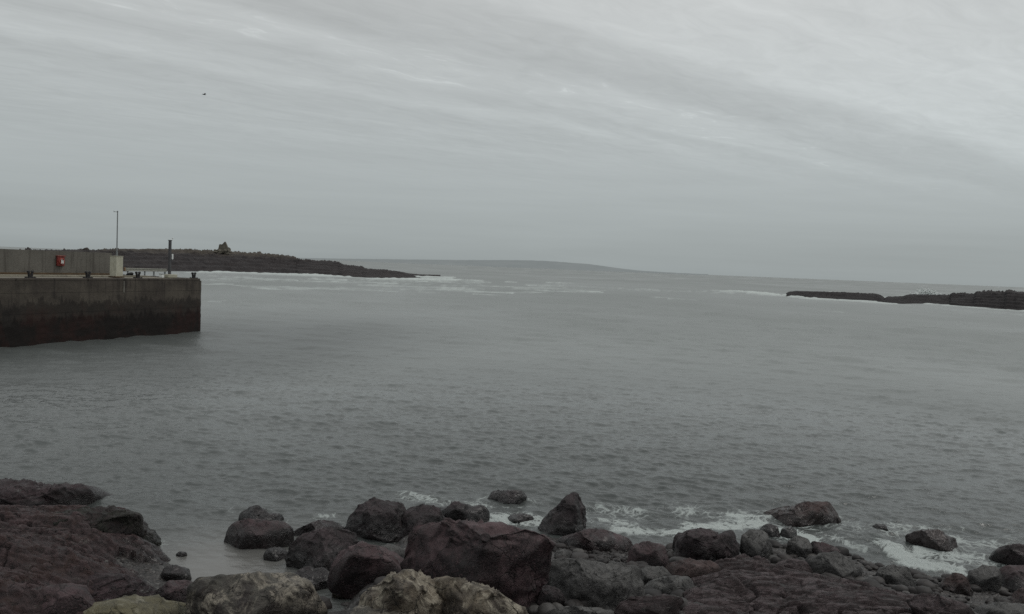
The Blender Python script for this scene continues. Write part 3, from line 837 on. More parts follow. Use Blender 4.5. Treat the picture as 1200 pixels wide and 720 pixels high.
def sample(tile, L, x, y):
    n = tile.shape[0]
    fx = x / L * n; fy = y / L * n
    ix = np.floor(fx).astype(np.int64); iy = np.floor(fy).astype(np.int64)
    tx = fx - ix; ty = fy - iy
    x0 = ix % n; x1 = (ix + 1) % n; y0 = iy % n; y1 = (iy + 1) % n
    return (tile[y0, x0] * (1 - tx) + tile[y0, x1] * tx) * (1 - ty) + (tile[y1, x0] * (1 - tx) + tile[y1, x1] * tx) * ty


BANDS = [  # lmin, lmax, tile, slope rms
    (0.16, 0.48, 39.0, 0.200), (0.48, 1.5, 119.0, 0.110), (1.6, 6.0, 417.0, 0.050), (6.0, 22.0, 1210.0, 0.050), (40.0, 120.0, 6100.0, 0.007)]
nphi = 1500
phi = np.concatenate([np.radians(np.linspace(-88, -44.5, 60)), np.linspace(-math.radians(44), math.radians(44), nphi), np.radians(np.linspace(44.5, 88, 60))])
nphi = len(phi)
dep = [CAM_H / 9.0]
while dep[-1] > CAM_H / 42000:
    r = CAM_H / dep[-1]
    step = (1 / 836.0) / (2.3 if r < 75 else 1.5) if r < 1500 else dep[-1] * 0.3
    dep.append(dep[-1] - min(step, dep[-1] * 0.3))
rad = CAM_H / np.array(dep)
RR, PH = np.meshgrid(rad, phi, indexing="ij")
wx = (RR * np.sin(PH)).ravel(); wy = (RR * np.cos(PH)).ravel(); rr = RR.ravel()
fp = rr ** 2 / (CAM_H * 836.0) + 0.02
ang = math.radians(-98)
# wind patches: smooth slicks and ruffled water
patch = fbm(np.stack([wx * 0.016, wy * 0.007, np.zeros_like(wx)], 1), 3) + 0.45 * fbm(np.stack([wx * 0.06, wy * 0.03, np.ones_like(wx) * 3], 1), 2)
gain = 1.0 + 0.55 * np.clip(patch, -0.9, 0.9)
# sheltered inlet
inl = at_z(255, 668)
shelter = np.exp(-(((wx - inl[0]) / 1.9) ** 2 + ((wy - inl[1]) / 2.4) ** 2))
gain = gain * (1 - 0.85 * shelter)
wz = np.zeros_like(wx); unres = np.zeros_like(wx)
for i, (l0, l1, L, s) in enumerate(BANDS):
    tile = wave_tile(1024, L, l0, l1, ang + (0.25 if i % 2 else -0.2), 2.0, 50 + i)
    lam = math.sqrt(l0 * l1)
    w = 0.15 + 0.85 * sstep(0.10, 0.9, lam / fp) if i < 3 else sstep(0.35, 1.5, lam / fp)
    g = gain * (1 + (1.0 * sstep(38, 75, rr) if i == 2 else 0)) if i < 3 else sstep(62, 120, rr)
    wz += w * s * g * sample(tile, L, wx + 13.7 * i, wy + 7.1 * i)
    unres += (s * g) ** 2 * (1 - w ** 2)
# sharpen crests a little
wz = wz + 0.35 * np.sign(wz) * 0

# foam: strips and patches laid on the water where the swell breaks
FOAM = []


def foam(px0, py0, px1, py1, rpx, strength, lift=0.0, z=0.0):
    a = at_z(px0, py0)[:2]; b = at_z(px1, py1)[:2]
    m = (a + b) / 2; r = math.hypot(*m)
    if r < 60: strength = strength * 1.22
    FOAM.append((a, b, rpx * r / F * 2.2, rpx * r * r / (CAM_H * F), strength, lift * 0.6))


# near shore
foam(470, 580, 560, 596, 9, 0.55); foam(585, 608, 640, 612, 9, 0.85, 0.03); foam(545, 598, 575, 605, 6, 0.6)
foam(690, 594, 870, 604, 15, 0.50); foam(720, 621, 800, 627, 7, 0.72, 0.04); foam(860, 606, 1010, 622, 16, 0.5); foam(990, 620, 1180, 640, 16, 0.5); foam(810, 618, 890, 614, 8, 0.75); foam(660, 600, 740, 616, 8, 0.6)
foam(690, 612, 720, 618, 6, 0.6); foam(905, 622, 950, 632, 8, 0.95, 0.03); foam(860, 603, 890, 606, 5, 0.65)
foam(985, 612, 1060, 618, 6, 0.55); foam(950, 622, 1010, 640, 8, 0.55)
foam(1038, 640, 1064, 656, 8, 0.95, 0.10); foam(1064, 658, 1120, 668, 7, 0.95, 0.10); foam(1085, 650, 1155, 655, 11, 0.66); foam(1110, 630, 1180, 640, 9, 0.55)
foam(1040, 615, 1130, 620, 4, 0.55); foam(1008, 664, 1030, 668, 4, 0.9)
foam(330, 612, 420, 600, 6, 0.45); foam(255, 592, 280, 605, 6, 0.35); foam(170, 628, 190, 640, 5, 0.45)
foam(600, 565, 660, 572, 4, 0.35); foam(440, 570, 560, 572, 5, 0.35)
# right reef
foam(838, 341, 900, 344, 1.3, 0.75, 0.35); foam(872, 343.5, 924, 347.0, 1.9, 1.3, 1.2)
foam(930, 349.4, 1030, 354.0, 1.0, 0.85, 0.3); foam(1010, 354.5, 1050, 356.5, 0.8, 1.0, 0.4)
foam(1030, 349.5, 1066, 351.0, 0.9, 1.1, 0.8); foam(1080, 348.5, 1112, 349.0, 0.8, 1.1, 1.0)
foam(1082, 354.8, 1106, 355.8, 1.0, 1.1, 0.5); foam(1100, 357.8, 1215, 367.0, 2.0, 1.3, 0.6); foam(1110, 364, 1205, 370, 1.6, 0.65)
foam(970, 345.5, 1000, 346.2, 0.4, 1.1, 1.0)
# island on the left
foam(236, 319.8, 330, 321.4, 1.5, 1.3, 0.8); foam(330, 321.5, 400, 324.8, 1.7, 1.3, 0.9); foam(365, 322.3, 385, 323.6, 1.0, 1.2, 1.2)
foam(400, 325.3, 470, 328.0, 1.2, 1.0, 0.5); foam(440, 327.4, 535, 328.4, 1.8, 1.3, 0.9); foam(480, 324.6, 530, 326.2, 1.0, 1.1, 0.8); foam(505, 326.5, 565, 329, 1.0, 0.75, 0.3)
foam(240, 333, 330, 335, 1.0, 0.62); foam(300, 338.5, 420, 337.5, 1.0, 0.68); foam(420, 333.5, 520, 338, 1.0, 0.60); foam(520, 335, 650, 338.5, 1.5, 0.62)
foam(560, 341.5, 640, 343, 0.9, 0.6); foam(240, 354, 260, 355, 1.0, 0.8); foam(700, 340, 760, 343, 1.0, 0.45); foam(640, 330, 700, 333, 0.8, 0.45)
foam(240, 326.5, 300, 327, 0.8, 0.55); foam(330, 329.5, 440, 331, 0.8, 0.6)

foam(240, 327, 560, 333, 4.2, 0.42); foam(300, 336, 640, 340, 2.6, 0.52); foam(620, 334, 900, 345, 2.5, 0.38)
for _ in range(34):
    fx_ = random.uniform(240, 700); fy_ = 323.5 + (fx_ - 240) * 0.018 + random.uniform(0, 1) ** 1.3 * 17; ln_ = random.uniform(12, 70)
    foam(fx_, fy_, fx_ + ln_, fy_ + ln_ * 0.035, random.uniform(0.35, 0.7), random.uniform(0.55, 0.85))
for _ in range(12):
    fx_ = random.uniform(740, 1180); fy_ = 330 + (fx_ - 740) * 0.04 + random.uniform(6, 26); ln_ = random.uniform(10, 50)
    foam(fx_, fy_, fx_ + ln_, fy_ + ln_ * 0.04, random.uniform(0.3, 0.5), random.uniform(0.45, 0.65))
fs = np.zeros_like(wx); lift = np.zeros_like(wx)
for a, b, rx, ry, st, lf in FOAM:
    x0, x1 = min(a[0], b[0]) - 2.2 * rx, max(a[0], b[0]) + 2.2 * rx
    y0, y1 = min(a[1], b[1]) - 2.2 * ry, max(a[1], b[1]) + 2.2 * ry
    sel = np.nonzero((wx > x0) & (wx < x1) & (wy > y0) & (wy < y1))[0]
    px_, py_ = (wx[sel] - a[0]) / rx, (wy[sel] - a[1]) / ry
    ex, ey = (b[0] - a[0]) / rx, (b[1] - a[1]) / ry
    t = np.clip((px_ * ex + py_ * ey) / (ex * ex + ey * ey + 1e-9), 0, 1)
    d = np.hypot(px_ - t * ex, py_ - t * ey)
    e = np.exp(-d * d * 0.9)
    fs[sel] = np.maximum(fs[sel], st * e)
    lift[sel] = np.maximum(lift[sel], lf * e)
# swash along the shoreline and round each rock standing in the water
nearsel = np.nonzero(rr < 32)[0]
xn, yn = wx[nearsel], wy[nearsel]
sd = np.abs(yn - shore_y(xn))
right = sstep(2.0, 4.0, xn)
fs[nearsel] = np.maximum(fs[nearsel], (0.05 + 0.33 * right) * np.exp(-(sd / 0.45) ** 2))
for cx_, cy_, hw, hd in ROCK_FOOT:
    if float(terrain0(cx_, cy_)) > 0.25: continue
    d = np.hypot((xn - cx_) / (hw + 0.18), (yn - cy_) / (hd + 0.25))
    fs[nearsel] = np.maximum(fs[nearsel], (0.30 if cx_ < -2 else 0.60) * np.exp(-((d - 1.0) / 0.22) ** 2))
fp_s = np.maximum(fp, 0.05)
act = np.nonzero(fs > 0.04)[0]
q = np.stack([wx[act], wy[act], np.zeros(len(act))], 1)
near = rr[act] < 60
f1 = np.zeros(len(act))
qn = q[near]
warp = np.stack([perlin(qn * 1.9 + 31), perlin(qn * 1.9 + 77), np.zeros(len(qn))], 1) * 0.28
lace = 1 - np.abs(perlin((qn + warp) * np.array([4.6, 3.4, 1]) + 5)) * 2.6
lace2 = 1 - np.abs(perlin((qn + warp) * np.array([11.0, 8.0, 1]) + 15)) * 2.4
blot = 0.5 + 0.5 * fbm(qn * np.array([1.2, 0.8, 1]) + 3, 4)
f1[near] = 0.55 * np.maximum(lace, 0.8 * lace2) + 0.45 * blot
qf = q[~near]
sc = np.clip(60.0 / rr[act][~near], 0.05, 1)[:, None]
f1[~near] = 0.5 + 0.55 * fbm(qf * np.array([0.045, 0.03, 1]), 4) + 0.40 * fbm(qf * np.array([0.5, 0.10, 1]) + 9, 3)
v = fs[act]
mask = sstep(1.02 - v * 0.86, 1.02 - v * 0.86 + 0.30, f1) * np.clip(v * 1.35, 0, 1)
far_ = ~near
mask[far_] = np.clip(v[far_] * 1.25 - 0.34 + (f1[far_] - 0.5) * 0.75, 0, 0.95) * sstep(0.10, 0.35, v[far_])
foam_a = np.zeros_like(wx); foam_a[act] = np.clip(mask, 0, 1)
wz[act] += lift[act] * np.clip(0.4 + f1, 0, 1.3) * np.clip(mask + 0.25, 0, 1)
# flatten where the water meets the shore
wz[nearsel] *= 0.45 + 0.55 * sstep(-0.5, 2.5, yn - shore_y(xn))

Vw = np.stack([wx, wy, wz], 1)
me = mesh_np("sea", Vw, grid_faces(len(rad), nphi))
for nm, arr in (("foam", foam_a), ("rough", np.sqrt(np.clip(1.2 * (unres + 0.0006), 0, 1)) ** 0.5), ("fine", np.clip(1 - rr / 70, 0, 1)), ("shallow", shelter), ("clear", np.maximum(sstep(0.05, 0.75, 1 - rr / 70), 0.85 * (1 - sstep(-17, 2, wx)) * (1 - sstep(60, 110, rr))))):  # clear: mask for the darker base colour near shore and pier
    at = me.attributes.new(nm, 'FLOAT', 'POINT'); at.data.foreach_set("value", np.ascontiguousarray(arr, dtype=np.float32))


def sea_mat():
    m, nt, b, out = new_mat("sea_water")
    def attr(n):
        a = N(nt, "ShaderNodeAttribute"); a.attribute_name = n; return a.outputs["Fac"]
    geo = N(nt, "ShaderNodeNewGeometry"); pos = geo.outputs["Position"]
    c = mix_c(nt, attr("clear"), (0.200, 0.215, 0.210), (0.052, 0.058, 0.056))  # darker base colour by the pier paints in its dark reflection
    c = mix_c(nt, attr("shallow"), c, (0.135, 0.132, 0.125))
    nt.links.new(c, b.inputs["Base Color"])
    b.inputs["IOR"].default_value = 1.40; b.inputs["Specular IOR Level"].default_value = 0.5
    nt.links.new(attr("rough"), b.inputs["Roughness"])
    r1 = noise(nt, mapping(nt, pos, rot=(0, 0, 0.15), scale=(3.6, 6.5, 1)), 1.8, 4, 0.62, 0.4)
    bp = N(nt, "ShaderNodeBump"); bp.inputs["Distance"].default_value = 0.034
    nt.links.new(math_n(nt, 'MULTIPLY', attr("fine"), math_n(nt, 'SUBTRACT', 1.0, math_n(nt, 'MULTIPLY', attr("shallow"), 0.8))), bp.inputs["Strength"])
    nt.links.new(r1, bp.inputs["Height"]); nt.links.new(bp.outputs[0], b.inputs["Normal"])
    fb = N(nt, "ShaderNodeBsdfPrincipled"); fb.inputs["Base Color"].default_value = (0.46, 0.50, 0.485, 1); fb.inputs["Roughness"].default_value = 0.9
    bub = noise(nt, pos, 26, 5, 0.75)
    b2 = N(nt, "ShaderNodeBump"); b2.inputs["Distance"].default_value = 0.05; nt.links.new(bub, b2.inputs["Height"]); nt.links.new(b2.outputs[0], fb.inputs["Normal"])
    ff = math_n(nt, 'MULTIPLY', attr("foam"), maprange(nt, math_n(nt, 'ADD', bub, math_n(nt, 'MULTIPLY', attr("foam"), 0.35)), 0.40, 0.66, 0.15, 1.0))
    mx = N(nt, "ShaderNodeMixShader"); nt.links.new(ff, mx.inputs[0]); nt.links.new(b.outputs[0], mx.inputs[1]); nt.links.new(fb.outputs[0], mx.inputs[2])
    nt.links.new(mx.outputs[0], out.inputs[0])
    return m


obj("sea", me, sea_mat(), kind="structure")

# ------------------------------------------------------------------ rocky islands and reefs: ridge meshes built from a top line and a foot line
def ridge(name, mat, prof, depth, cols_per_px=3.0, rows=70, lumps=0.6, terr=0.5, seed=1, slope=0.35, back=True, **tags):
    """prof: (px, py_top, py_foot)"""
    pr = np.array(prof, dtype=float)
    n = int((pr[-1, 0] - pr[0, 0]) * cols_per_px)
    px = np.linspace(pr[0, 0], pr[-1, 0], n)
    tp = np.interp(px, pr[:, 0], pr[:, 1]); ft = np.interp(px, pr[:, 0], pr[:, 2])
    foot = np.array([at_z(a, b) for a, b in zip(px, ft)])
    k = np.ones(25) / 25
    dist = np.hypot(foot[:, 0], foot[:, 1])
    dirs = np.stack([foot[:, 0] / dist, foot[:, 1] / dist], 1)
    top = np.array([at_y(a, b, f[1] + depth * slope * 0.6 * d[1])[2] for a, b, f, d in zip(px, tp, foot, dirs)])
    top = np.maximum(top, 0.15)
    t = np.concatenate([[-0.06], np.linspace(0, slope, int(rows * 0.62)), np.linspace(slope, 1, rows - int(rows * 0.62) + 1)[1:]])
    TT, I = np.meshgrid(t, np.arange(n), indexing="ij")
    Xp = foot[I, 0] + dirs[I, 0] * TT * depth; Yp = foot[I, 1] + dirs[I, 1] * TT * depth
    q = np.stack([Xp.ravel(), Yp.ravel(), np.zeros(Xp.size) + seed * 11.3], 1)
    tt = TT.ravel() + 0.05 * fbm(q * 0.09, 4)
    rise = np.clip(tt / slope, 0, 1)
    st = np.clip(rise, 0, 1)
    steps = 5
    sq = (np.floor(st * steps) + sstep(0.55, 1.0, st * steps - np.floor(st * steps))) / steps
    prf = (1 - terr) * st ** 0.8 + terr * sq
    fall = 1 - sstep(0.75, 1.0, tt) if back else 1.0
    z = top[I].ravel() * prf * fall
    z += lumps * (0.35 + 1.1 * sstep(-0.2, 0.6, fbm(q * np.array([0.05, 0.05, 1]) + 7, 2))) * np.clip(rise, 0.15, 1) * (0.75 * fbm(q * 0.35, 4) + 0.35 * (ridged(q * 0.8, 2) - 0.8)) * np.clip(top[I].ravel() / 4, 0.15, 1)
    z = np.where(TT.ravel() < 0, -1.5, z)
    z = np.where((TT.ravel() > 0.98), -1.5, z)
    base = np.array([foot[n // 2, 0], foot[n // 2, 1], 0])
    Vv = np.stack([Xp.ravel(), Yp.ravel(), z], 1) - base
    return obj(name, mesh_np(name, Vv, grid_faces(len(t), n), True), mat, None, base, **tags)


ISL = far_rock_mat("island_rock", (0.022, 0.019, 0.020), (0.040, 0.034, 0.034), (0.088, 0.076, 0.062), 5.2, 7.4)
ridge("island", ISL, [(-60, 296, 316), (60, 294.5, 317), (96, 293.2, 317.5), (110, 294.2, 317.5), (133, 293.0, 318), (147, 291.8, 318), (160, 292.3, 318), (172, 291.6, 318.2), (190, 292.0, 318.4),
      (205, 292.6, 318.6), (225, 293.6, 318.8), (245, 294.3, 319), (262, 294.4, 319.2), (285, 296.2, 319.4), (300, 297.8, 319.6), (315, 298.4, 320), (330, 299.6, 320.4), (346, 302.8, 321), (350, 305.2, 321.4),
      (380, 307.2, 322.4), (396, 308.4, 323.2), (402, 312.0, 324), (424, 313.6, 325), (428, 317.0, 325.6), (450, 318.6, 326.6), (468, 320.4, 327.2), (478, 323.0, 327), (496, 324.6, 326.6), (516, 325.8, 326.6)],
      120, 3.0, 80, lumps=0.9, terr=0.55, seed=2, kind="structure", label="low dark rocky island with a boulder strewn top beyond the pier", )
REEF = far_rock_mat("reef_rock", (0.016, 0.014, 0.015), (0.027, 0.023, 0.024), (0.045, 0.040, 0.040), 3.4, 5.0)
ridge("rock_reef", REEF, [(921, 345.5, 348), (924, 343.4, 348.2), (932, 342.4, 348.4), (955, 342.8, 349.8), (985, 344.0, 351.2), (1000, 344.9, 352), (1012, 345.4, 352.8), (1024, 345.7, 353.4), (1031, 347.2, 354.2), (1036, 350.2, 354.6)],
      45, 4.0, 60, lumps=0.8, terr=0.5, seed=3, slope=0.3, label="low flat detached reef with white surf at its left tip", cat="reef")
ridge("rock_reef", REEF, [(1034, 352.8, 355), (1040, 350.0, 355.4), (1058, 349.6, 356), (1062, 347.6, 356), (1070, 347.0, 356.2), (1085, 347.4, 356.6), (1098, 347.8, 356.8), (1112, 347.6, 357.4), (1114, 346.0, 357.8),
      (1140, 346.0, 359.8), (1143, 343.6, 360.2), (1160, 344.0, 361.4), (1176, 344.2, 362.6), (1179, 342.0, 363), (1188, 342.6, 363.6), (1192, 343.6, 364), (1215, 343.8, 365.5), (1300, 344, 370), (1500, 346, 380)],
      60, 4.0, 60, lumps=0.9, terr=0.5, seed=4, slope=0.25, label="dark stepped rock reef running out of the right edge, higher at its right end", cat="reef")


def hill_mat():
    m, nt, b, out = new_mat("hazy_distant_land")
    geo = N(nt, "ShaderNodeNewGeometry")
    n1 = noise(nt, mapping(nt, geo.outputs["Position"], scale=(0.004, 0.004, 0.02)), 1.0, 5, 0.6)
    c = ramp(nt, n1, [(0.3, (0.25, 0.272, 0.278)), (0.7, (0.285, 0.305, 0.31))])  # distance haze is put into the pale base colour
    nt.links.new(c, b.inputs["Base Color"]); b.inputs["Roughness"].default_value = 1.0; b.inputs["Specular IOR Level"].default_value = 0
    return m


def far_land():
    pr = np.array([(330, 302.0), (360, 302.6), (420, 303.6), (480, 304.3), (540, 304.9), (590, 305.0), (620, 305.3), (645, 306.2), (665, 307.8), (690, 309.6), (710, 312.4), (730, 315.2), (755, 317.8), (790, 319.8), (830, 321.6)])
    Y0 = 8200.0
    px = np.linspace(330, 830, 400); py = np.interp(px, pr[:, 0], pr[:, 1]) + 0.22 * fbm(np.stack([px * 0.12, px * 0, px * 0], 1), 3)
    V = []
    rows = [(-700, 0.0), (-520, 0.30), (-300, 0.62), (-120, 0.88), (0, 1.0), (400, 0.8), (1200, -0.2)]
    for dy, hf in rows:
        for a, b in zip(px, py):
            p = at_y(a, b, Y0); z = max(p[2], 2.0)
            V.append((p[0] * (Y0 + dy) / Y0, Y0 + dy, z * hf if hf > 0 else -3))
    base = np.array([-300, Y0, 0])
    obj("far_island", mesh_np("far_island", np.array(V) - base, grid_faces(len(rows), len(px))), hill_mat(), None, base, kind="structure", label="hazy low island far out on the horizon")


far_land()

# spray thrown up behind the right reef
v0, f0 = ico(1)
Vs, Fs = [], []; o = 0
for cpx_, cpy_, wpx_, hpx_, nn in ((1098, 348, 13, 7.5, 800), (1091, 347.5, 3.5, 8.5, 380), (986, 345, 9, 1.8, 130)):
    c0 = at_z(cpx_, cpy_ + 2.4)
    sc = math.hypot(c0[0], c0[1]) / F
    for _ in range(nn):
        u = random.gauss(0, 0.5)
        h = abs(random.gauss(0, 0.45)) * max(0.1, 1 - abs(u) * 0.5)
        r = random.uniform(0.14, 0.46) * (1.25 - min(h, 1) * 0.6)
        Vs.append(v0 * r + np.array([c0[0] + u * wpx_ * sc, c0[1] + random.uniform(-2, 2) + 8, 0.8 + h * hpx_ * sc])); Fs.append(f0 + o); o += len(v0)
mw, ntw, bw, _ = new_mat("white_spray"); bw.inputs["Base Color"].default_value = (0.62, 0.65, 0.64, 1); bw.inputs["Roughness"].default_value = 0.9
nz_ = noise(ntw, N(ntw, "ShaderNodeNewGeometry").outputs["Position"], 1.5, 4)
ntw.links.new(ramp(ntw, nz_, [(0.3, (0.5, 0.53, 0.52)), (0.7, (0.68, 0.7, 0.69))]), bw.inputs["Base Color"])
obj("sea_spray", mesh_np("sea_spray", np.concatenate(Vs), np.concatenate(Fs)), mw, kind="stuff")

# ------------------------------------------------------------------ ruined hut and boulder on the island
hutc = at_y(261.5, 293.9, at_z(261.5, 319.2)[1] + 38)
ST = flat_mat("ruin_stone", (0.135, 0.122, 0.098), 0.9, 0, 0.3, 1.2, (0.07, 0.062, 0.052), 0.3)
hut = empty("ruined_hut", hutc, label="small ruined stone hut with a broken gable on the island crest", cat="ruin")
hs = 1.12 * math.hypot(hutc[0], hutc[1]) / F      # metres per pixel there


def wall_poly(pts, y, th, name):
    bm = bmesh.new()
    a = [bm.verts.new((x * hs, y, z * hs)) for x, z in pts]; b = [bm.verts.new((x * hs, y + th, z * hs)) for x, z in pts]
    bm.faces.new(a); bm.faces.new(list(reversed(b)))
    n = len(pts)
    for i in range(n): bm.faces.new((a[i], b[i], b[(i + 1) % n], a[(i + 1) % n]))
    bmesh.ops.recalc_face_normals(bm, faces=bm.faces[:])
    me = bpy.data.meshes.new(name); bm.to_mesh(me); bm.free()
    return obj(name, me, ST, hut)


wall_poly([(-5.2, -3), (-5.0, 0.4), (-5.0, 1.6), (-4.5, 3.4), (-4.2, 5.6), (-3.4, 6.3), (-2.2, 6.0), (-1.2, 6.2), (-0.2, 7.2), (0.6, 8.2), (1.5, 8.9), (2.1, 8.2), (2.9, 6.6), (3.8, 4.6), (4.6, 2.2), (5.0, 0.6), (5.4, -3)], 0, 0.8, "gable_wall")
wall_poly([(-3.6, -3), (-3.2, 3.0), (-2.4, 3.4), (-0.6, 3.2), (0.8, 3.6), (1.8, 3.2), (2.4, 2.4), (3.0, -3)], 5.0, 0.8, "gable_wall")
m = MB(); m.box((-3.4 * hs, 2.9, 0.0 * hs), (0.7, 4.2, 6.0 * hs)); m.build("side_wall", ST, hut)
m = MB(); m.box((2.6 * hs, 2.9, -0.4 * hs), (0.7, 4.2, 5.0 * hs)); m.build("side_wall", ST, hut)
vr, fr = ico(2); Vs = []; Fs = []; o = 0
for _ in range(30):
    s = random.uniform(0.25, 0.7)
    Vs.append(vr * s * np.array([1.2, 1, 0.7]) * (1 + 0.25 * perlin(vr * 1.3 + random.uniform(0, 50)))[:, None] + np.array([random.uniform(-7.5, 8) * hs, random.uniform(-2.5, -0.3), random.uniform(-1.2, 0.2)])); Fs.append(fr + o); o += len(vr)
obj("rubble", mesh_np("rubble", np.concatenate(Vs), np.concatenate(Fs)), ST, hut)
bc = at_y(100.8, 294.5, at_z(100, 317.5)[1] + 38)
bs = math.hypot(bc[0], bc[1]) / F
vr, fr = ico(4)
Vb = vr * np.array([3.2, 2.8, 3.0]) * bs * (1 + 0.22 * fbm(vr * 1.4 + 4, 3))[:, None]
obj("boulder", mesh_np("boulder", Vb + np.array([0, 0, 0.6 * bs]), fr), ISL, None, bc, "lone dark boulder on the island skyline above the pier wall", "boulder")

# ------------------------------------------------------------------ pier
DECK = 4.09
eL = at_z(0, 326.8, DECK)[:2]; eR = at_z(239.0, 327.2, DECK)[:2]
e = eR - eL; elen = float(np.hypot(*e)); e = e / elen
nrm = np.array([-e[1], e[0]])                    # away from the viewer
if nrm[1] < 0: nrm = -nrm
PANG = math.atan2(e[1], e[0])


def pier_s(px, py, z=DECK):
    """along-pier and across-pier position of a pixel seen on the deck"""
    p = at_z(px, py, z)[:2] - eR
    return float(p @ e), float(p @ nrm)


def conc_mat(name, base, light, dark, red, face=False):
    m, nt, b, out = new_mat(name)
    geo = N(nt, "ShaderNodeNewGeometry"); pos = geo.outputs["Position"]
    n1 = noise(nt, pos, 0.55, 7, 0.65, 0.3)
    n2 = noise(nt, mapping(nt, pos, scale=(2.2, 2.2, 0.22)), 1.0, 7, 0.66, 0.2)
    n3 = noise(nt, pos, 9.0, 6, 0.7)
    c = mix_c(nt, maprange(nt, n1, 0.3, 0.7), base, light)
    c = mix_c(nt, maprange(nt, n2, 0.48, 0.68, 0, 0.75), c, dark)
    c = mix_c(nt, maprange(nt, n3, 0.45, 0.7, 0, 0.3), c, dark)
    if face:
        pz = N(nt, "ShaderNodeSeparateXYZ"); nt.links.new(pos, pz.inputs[0])
        zz = math_n(nt, 'ADD', pz.outputs[2], math_n(nt, 'MULTIPLY', math_n(nt, 'SUBTRACT', n2, 0.5), 3.4))
        c = mix_c(nt, maprange(nt, zz, 2.62, 2.50, 0, 0.6), c, tuple(v * 0.55 for v in dark))
        c = mix_c(nt, maprange(nt, zz, 1.75, 1.35, 0, 0.86), c, (0.0085, 0.0065, 0.0060))
        rz = math_n(nt, 'MULTIPLY', maprange(nt, zz, 2.6, 1.6), maprange(nt, n1, 0.42, 0.62))
        c = mix_c(nt, math_n(nt, 'MULTIPLY', rz, 0.6), c, red)
        lb = math_n(nt, 'MULTIPLY', maprange(nt, pz.outputs[2], 2.55, 2.75), maprange(nt, pz.outputs[2], 3.6, 3.2))
        c = mix_c(nt, math_n(nt, 'MULTIPLY', lb, maprange(nt, n1, 0.45, 0.6, 0, 0.35)), c, light)
        # pour lines
        fr_ = math_n(nt, 'FRACT', math_n(nt, 'MULTIPLY', pz.outputs[2], 0.78))
        c = mix_c(nt, maprange(nt, math_n(nt, 'ABSOLUTE', math_n(nt, 'SUBTRACT', fr_, 0.5)), 0.03, 0.0, 0, 0.5), c, tuple(v * 0.5 for v in dark))
    nt.links.new(c, b.inputs["Base Color"]); b.inputs["Roughness"].default_value = 0.85; b.inputs["Specular IOR Level"].default_value = 0.25
    bp = N(nt, "ShaderNodeBump"); bp.inputs["Strength"].default_value = 0.5; bp.inputs["Distance"].default_value = 0.05
    nt.links.new(math_n(nt, 'ADD', n3, n2), bp.inputs["Height"]); nt.links.new(bp.outputs[0], b.inputs["Normal"])
    return m


FACE = conc_mat("stained_quay_concrete", (0.050, 0.042, 0.036), (0.092, 0.079, 0.064), (0.020, 0.017, 0.016), (0.030, 0.012, 0.010), True)
DCK = conc_mat("deck_concrete", (0.17, 0.155, 0.125), (0.23, 0.21, 0.17), (0.10, 0.09, 0.075), (0, 0, 0))
COP = conc_mat("coping_concrete", (0.20, 0.185, 0.145), (0.27, 0.25, 0.20), (0.11, 0.10, 0.08), (0, 0, 0))
PAR = conc_mat("parapet_concrete", (0.112, 0.105, 0.092), (0.150, 0.141, 0.124), (0.064, 0.058, 0.050), (0, 0, 0))
RUST = flat_mat("rusty_stain_concrete", (0.085, 0.055, 0.028), 0.9, 0, 0.4, 2.0)

pier = empty("pier", (eR[0], eR[1], 0), PANG, label="concrete harbour pier with stained quay face and raised back wall at the left", cat="pier")
# local axes: x along the pier (0 at the right end, negative to the left), y away from the viewer
PW = 9.2; PLEN = 52.0
s_par, a_par = pier_s(131, 322.2)
A_PAR = 8.0
nb = 90
xsq = np.linspace(-PLEN, 0, 420); 
JX = -(math.hypot(*(at_z(142.8, 326.9, DECK)[:2] - eR)))
# quay body: cross-section extruded with a rounded right end corner
prof = []
rad_c = 0.45
zz = np.concatenate([np.linspace(-2.5, DECK - 0.14, 60), ])
Vq = []; 
outl = [(-PLEN, 0.0)] + [(x, 0.0) for x in np.linspace(-PLEN, -rad_c, 360)[1:]] + [(-rad_c + rad_c * math.sin(a), rad_c - rad_c * math.cos(a)) for a in np.linspace(0.15, math.pi / 2, 8)] + [(0.0, y) for y in np.linspace(rad_c + 0.3, PW, 50)] + [(-PLEN, PW)]
outl = np.array(outl)
Vq = np.array([(x, y, z) for z in zz for x, y in outl])
qn = Vq * np.array([1, 1, 1.0])
rec = 0.020 * fbm(qn * np.array([0.9, 0.9, 1.6]), 4)
pan = np.abs(((qn[:, 0] + 5.6 + 200 * 5.3) % 5.3) - 2.65)   # panel joints
rec = rec + 0.03 * sstep(2.60, 2.65, pan)
rec += np.where(qn[:, 2] < 1.7, -0.03 + 0.05 * np.abs(fbm(qn * 2.4, 3)), 0)
inward_y = np.where(np.abs(qn[:, 1]) < 0.5, 1.0, 0.0); inward_x = np.where(qn[:, 0] > -0.5, -1.0, 0.0)
Vq[:, 1] += rec * inward_y; Vq[:, 0] += rec * inward_x * (1 - inward_y)
obj("quay_wall", mesh_np("quay_wall", Vq, grid_faces(len(zz), len(outl))), FACE, pier)
JOINT = flat_mat('pale_joint_sealant', (0.16, 0.15, 0.13), 0.9, 0, 0.3, 2.0, (0.04, 0.035, 0.03), 0.7)
# deck sheet inside the coping
m = MB(); m.box((-PLEN / 2 - 0.3, PW / 2 + 0.3, DECK - 0.10), (PLEN - 0.62, PW - 0.62, 0.16)); m.build("deck", DCK, pier)
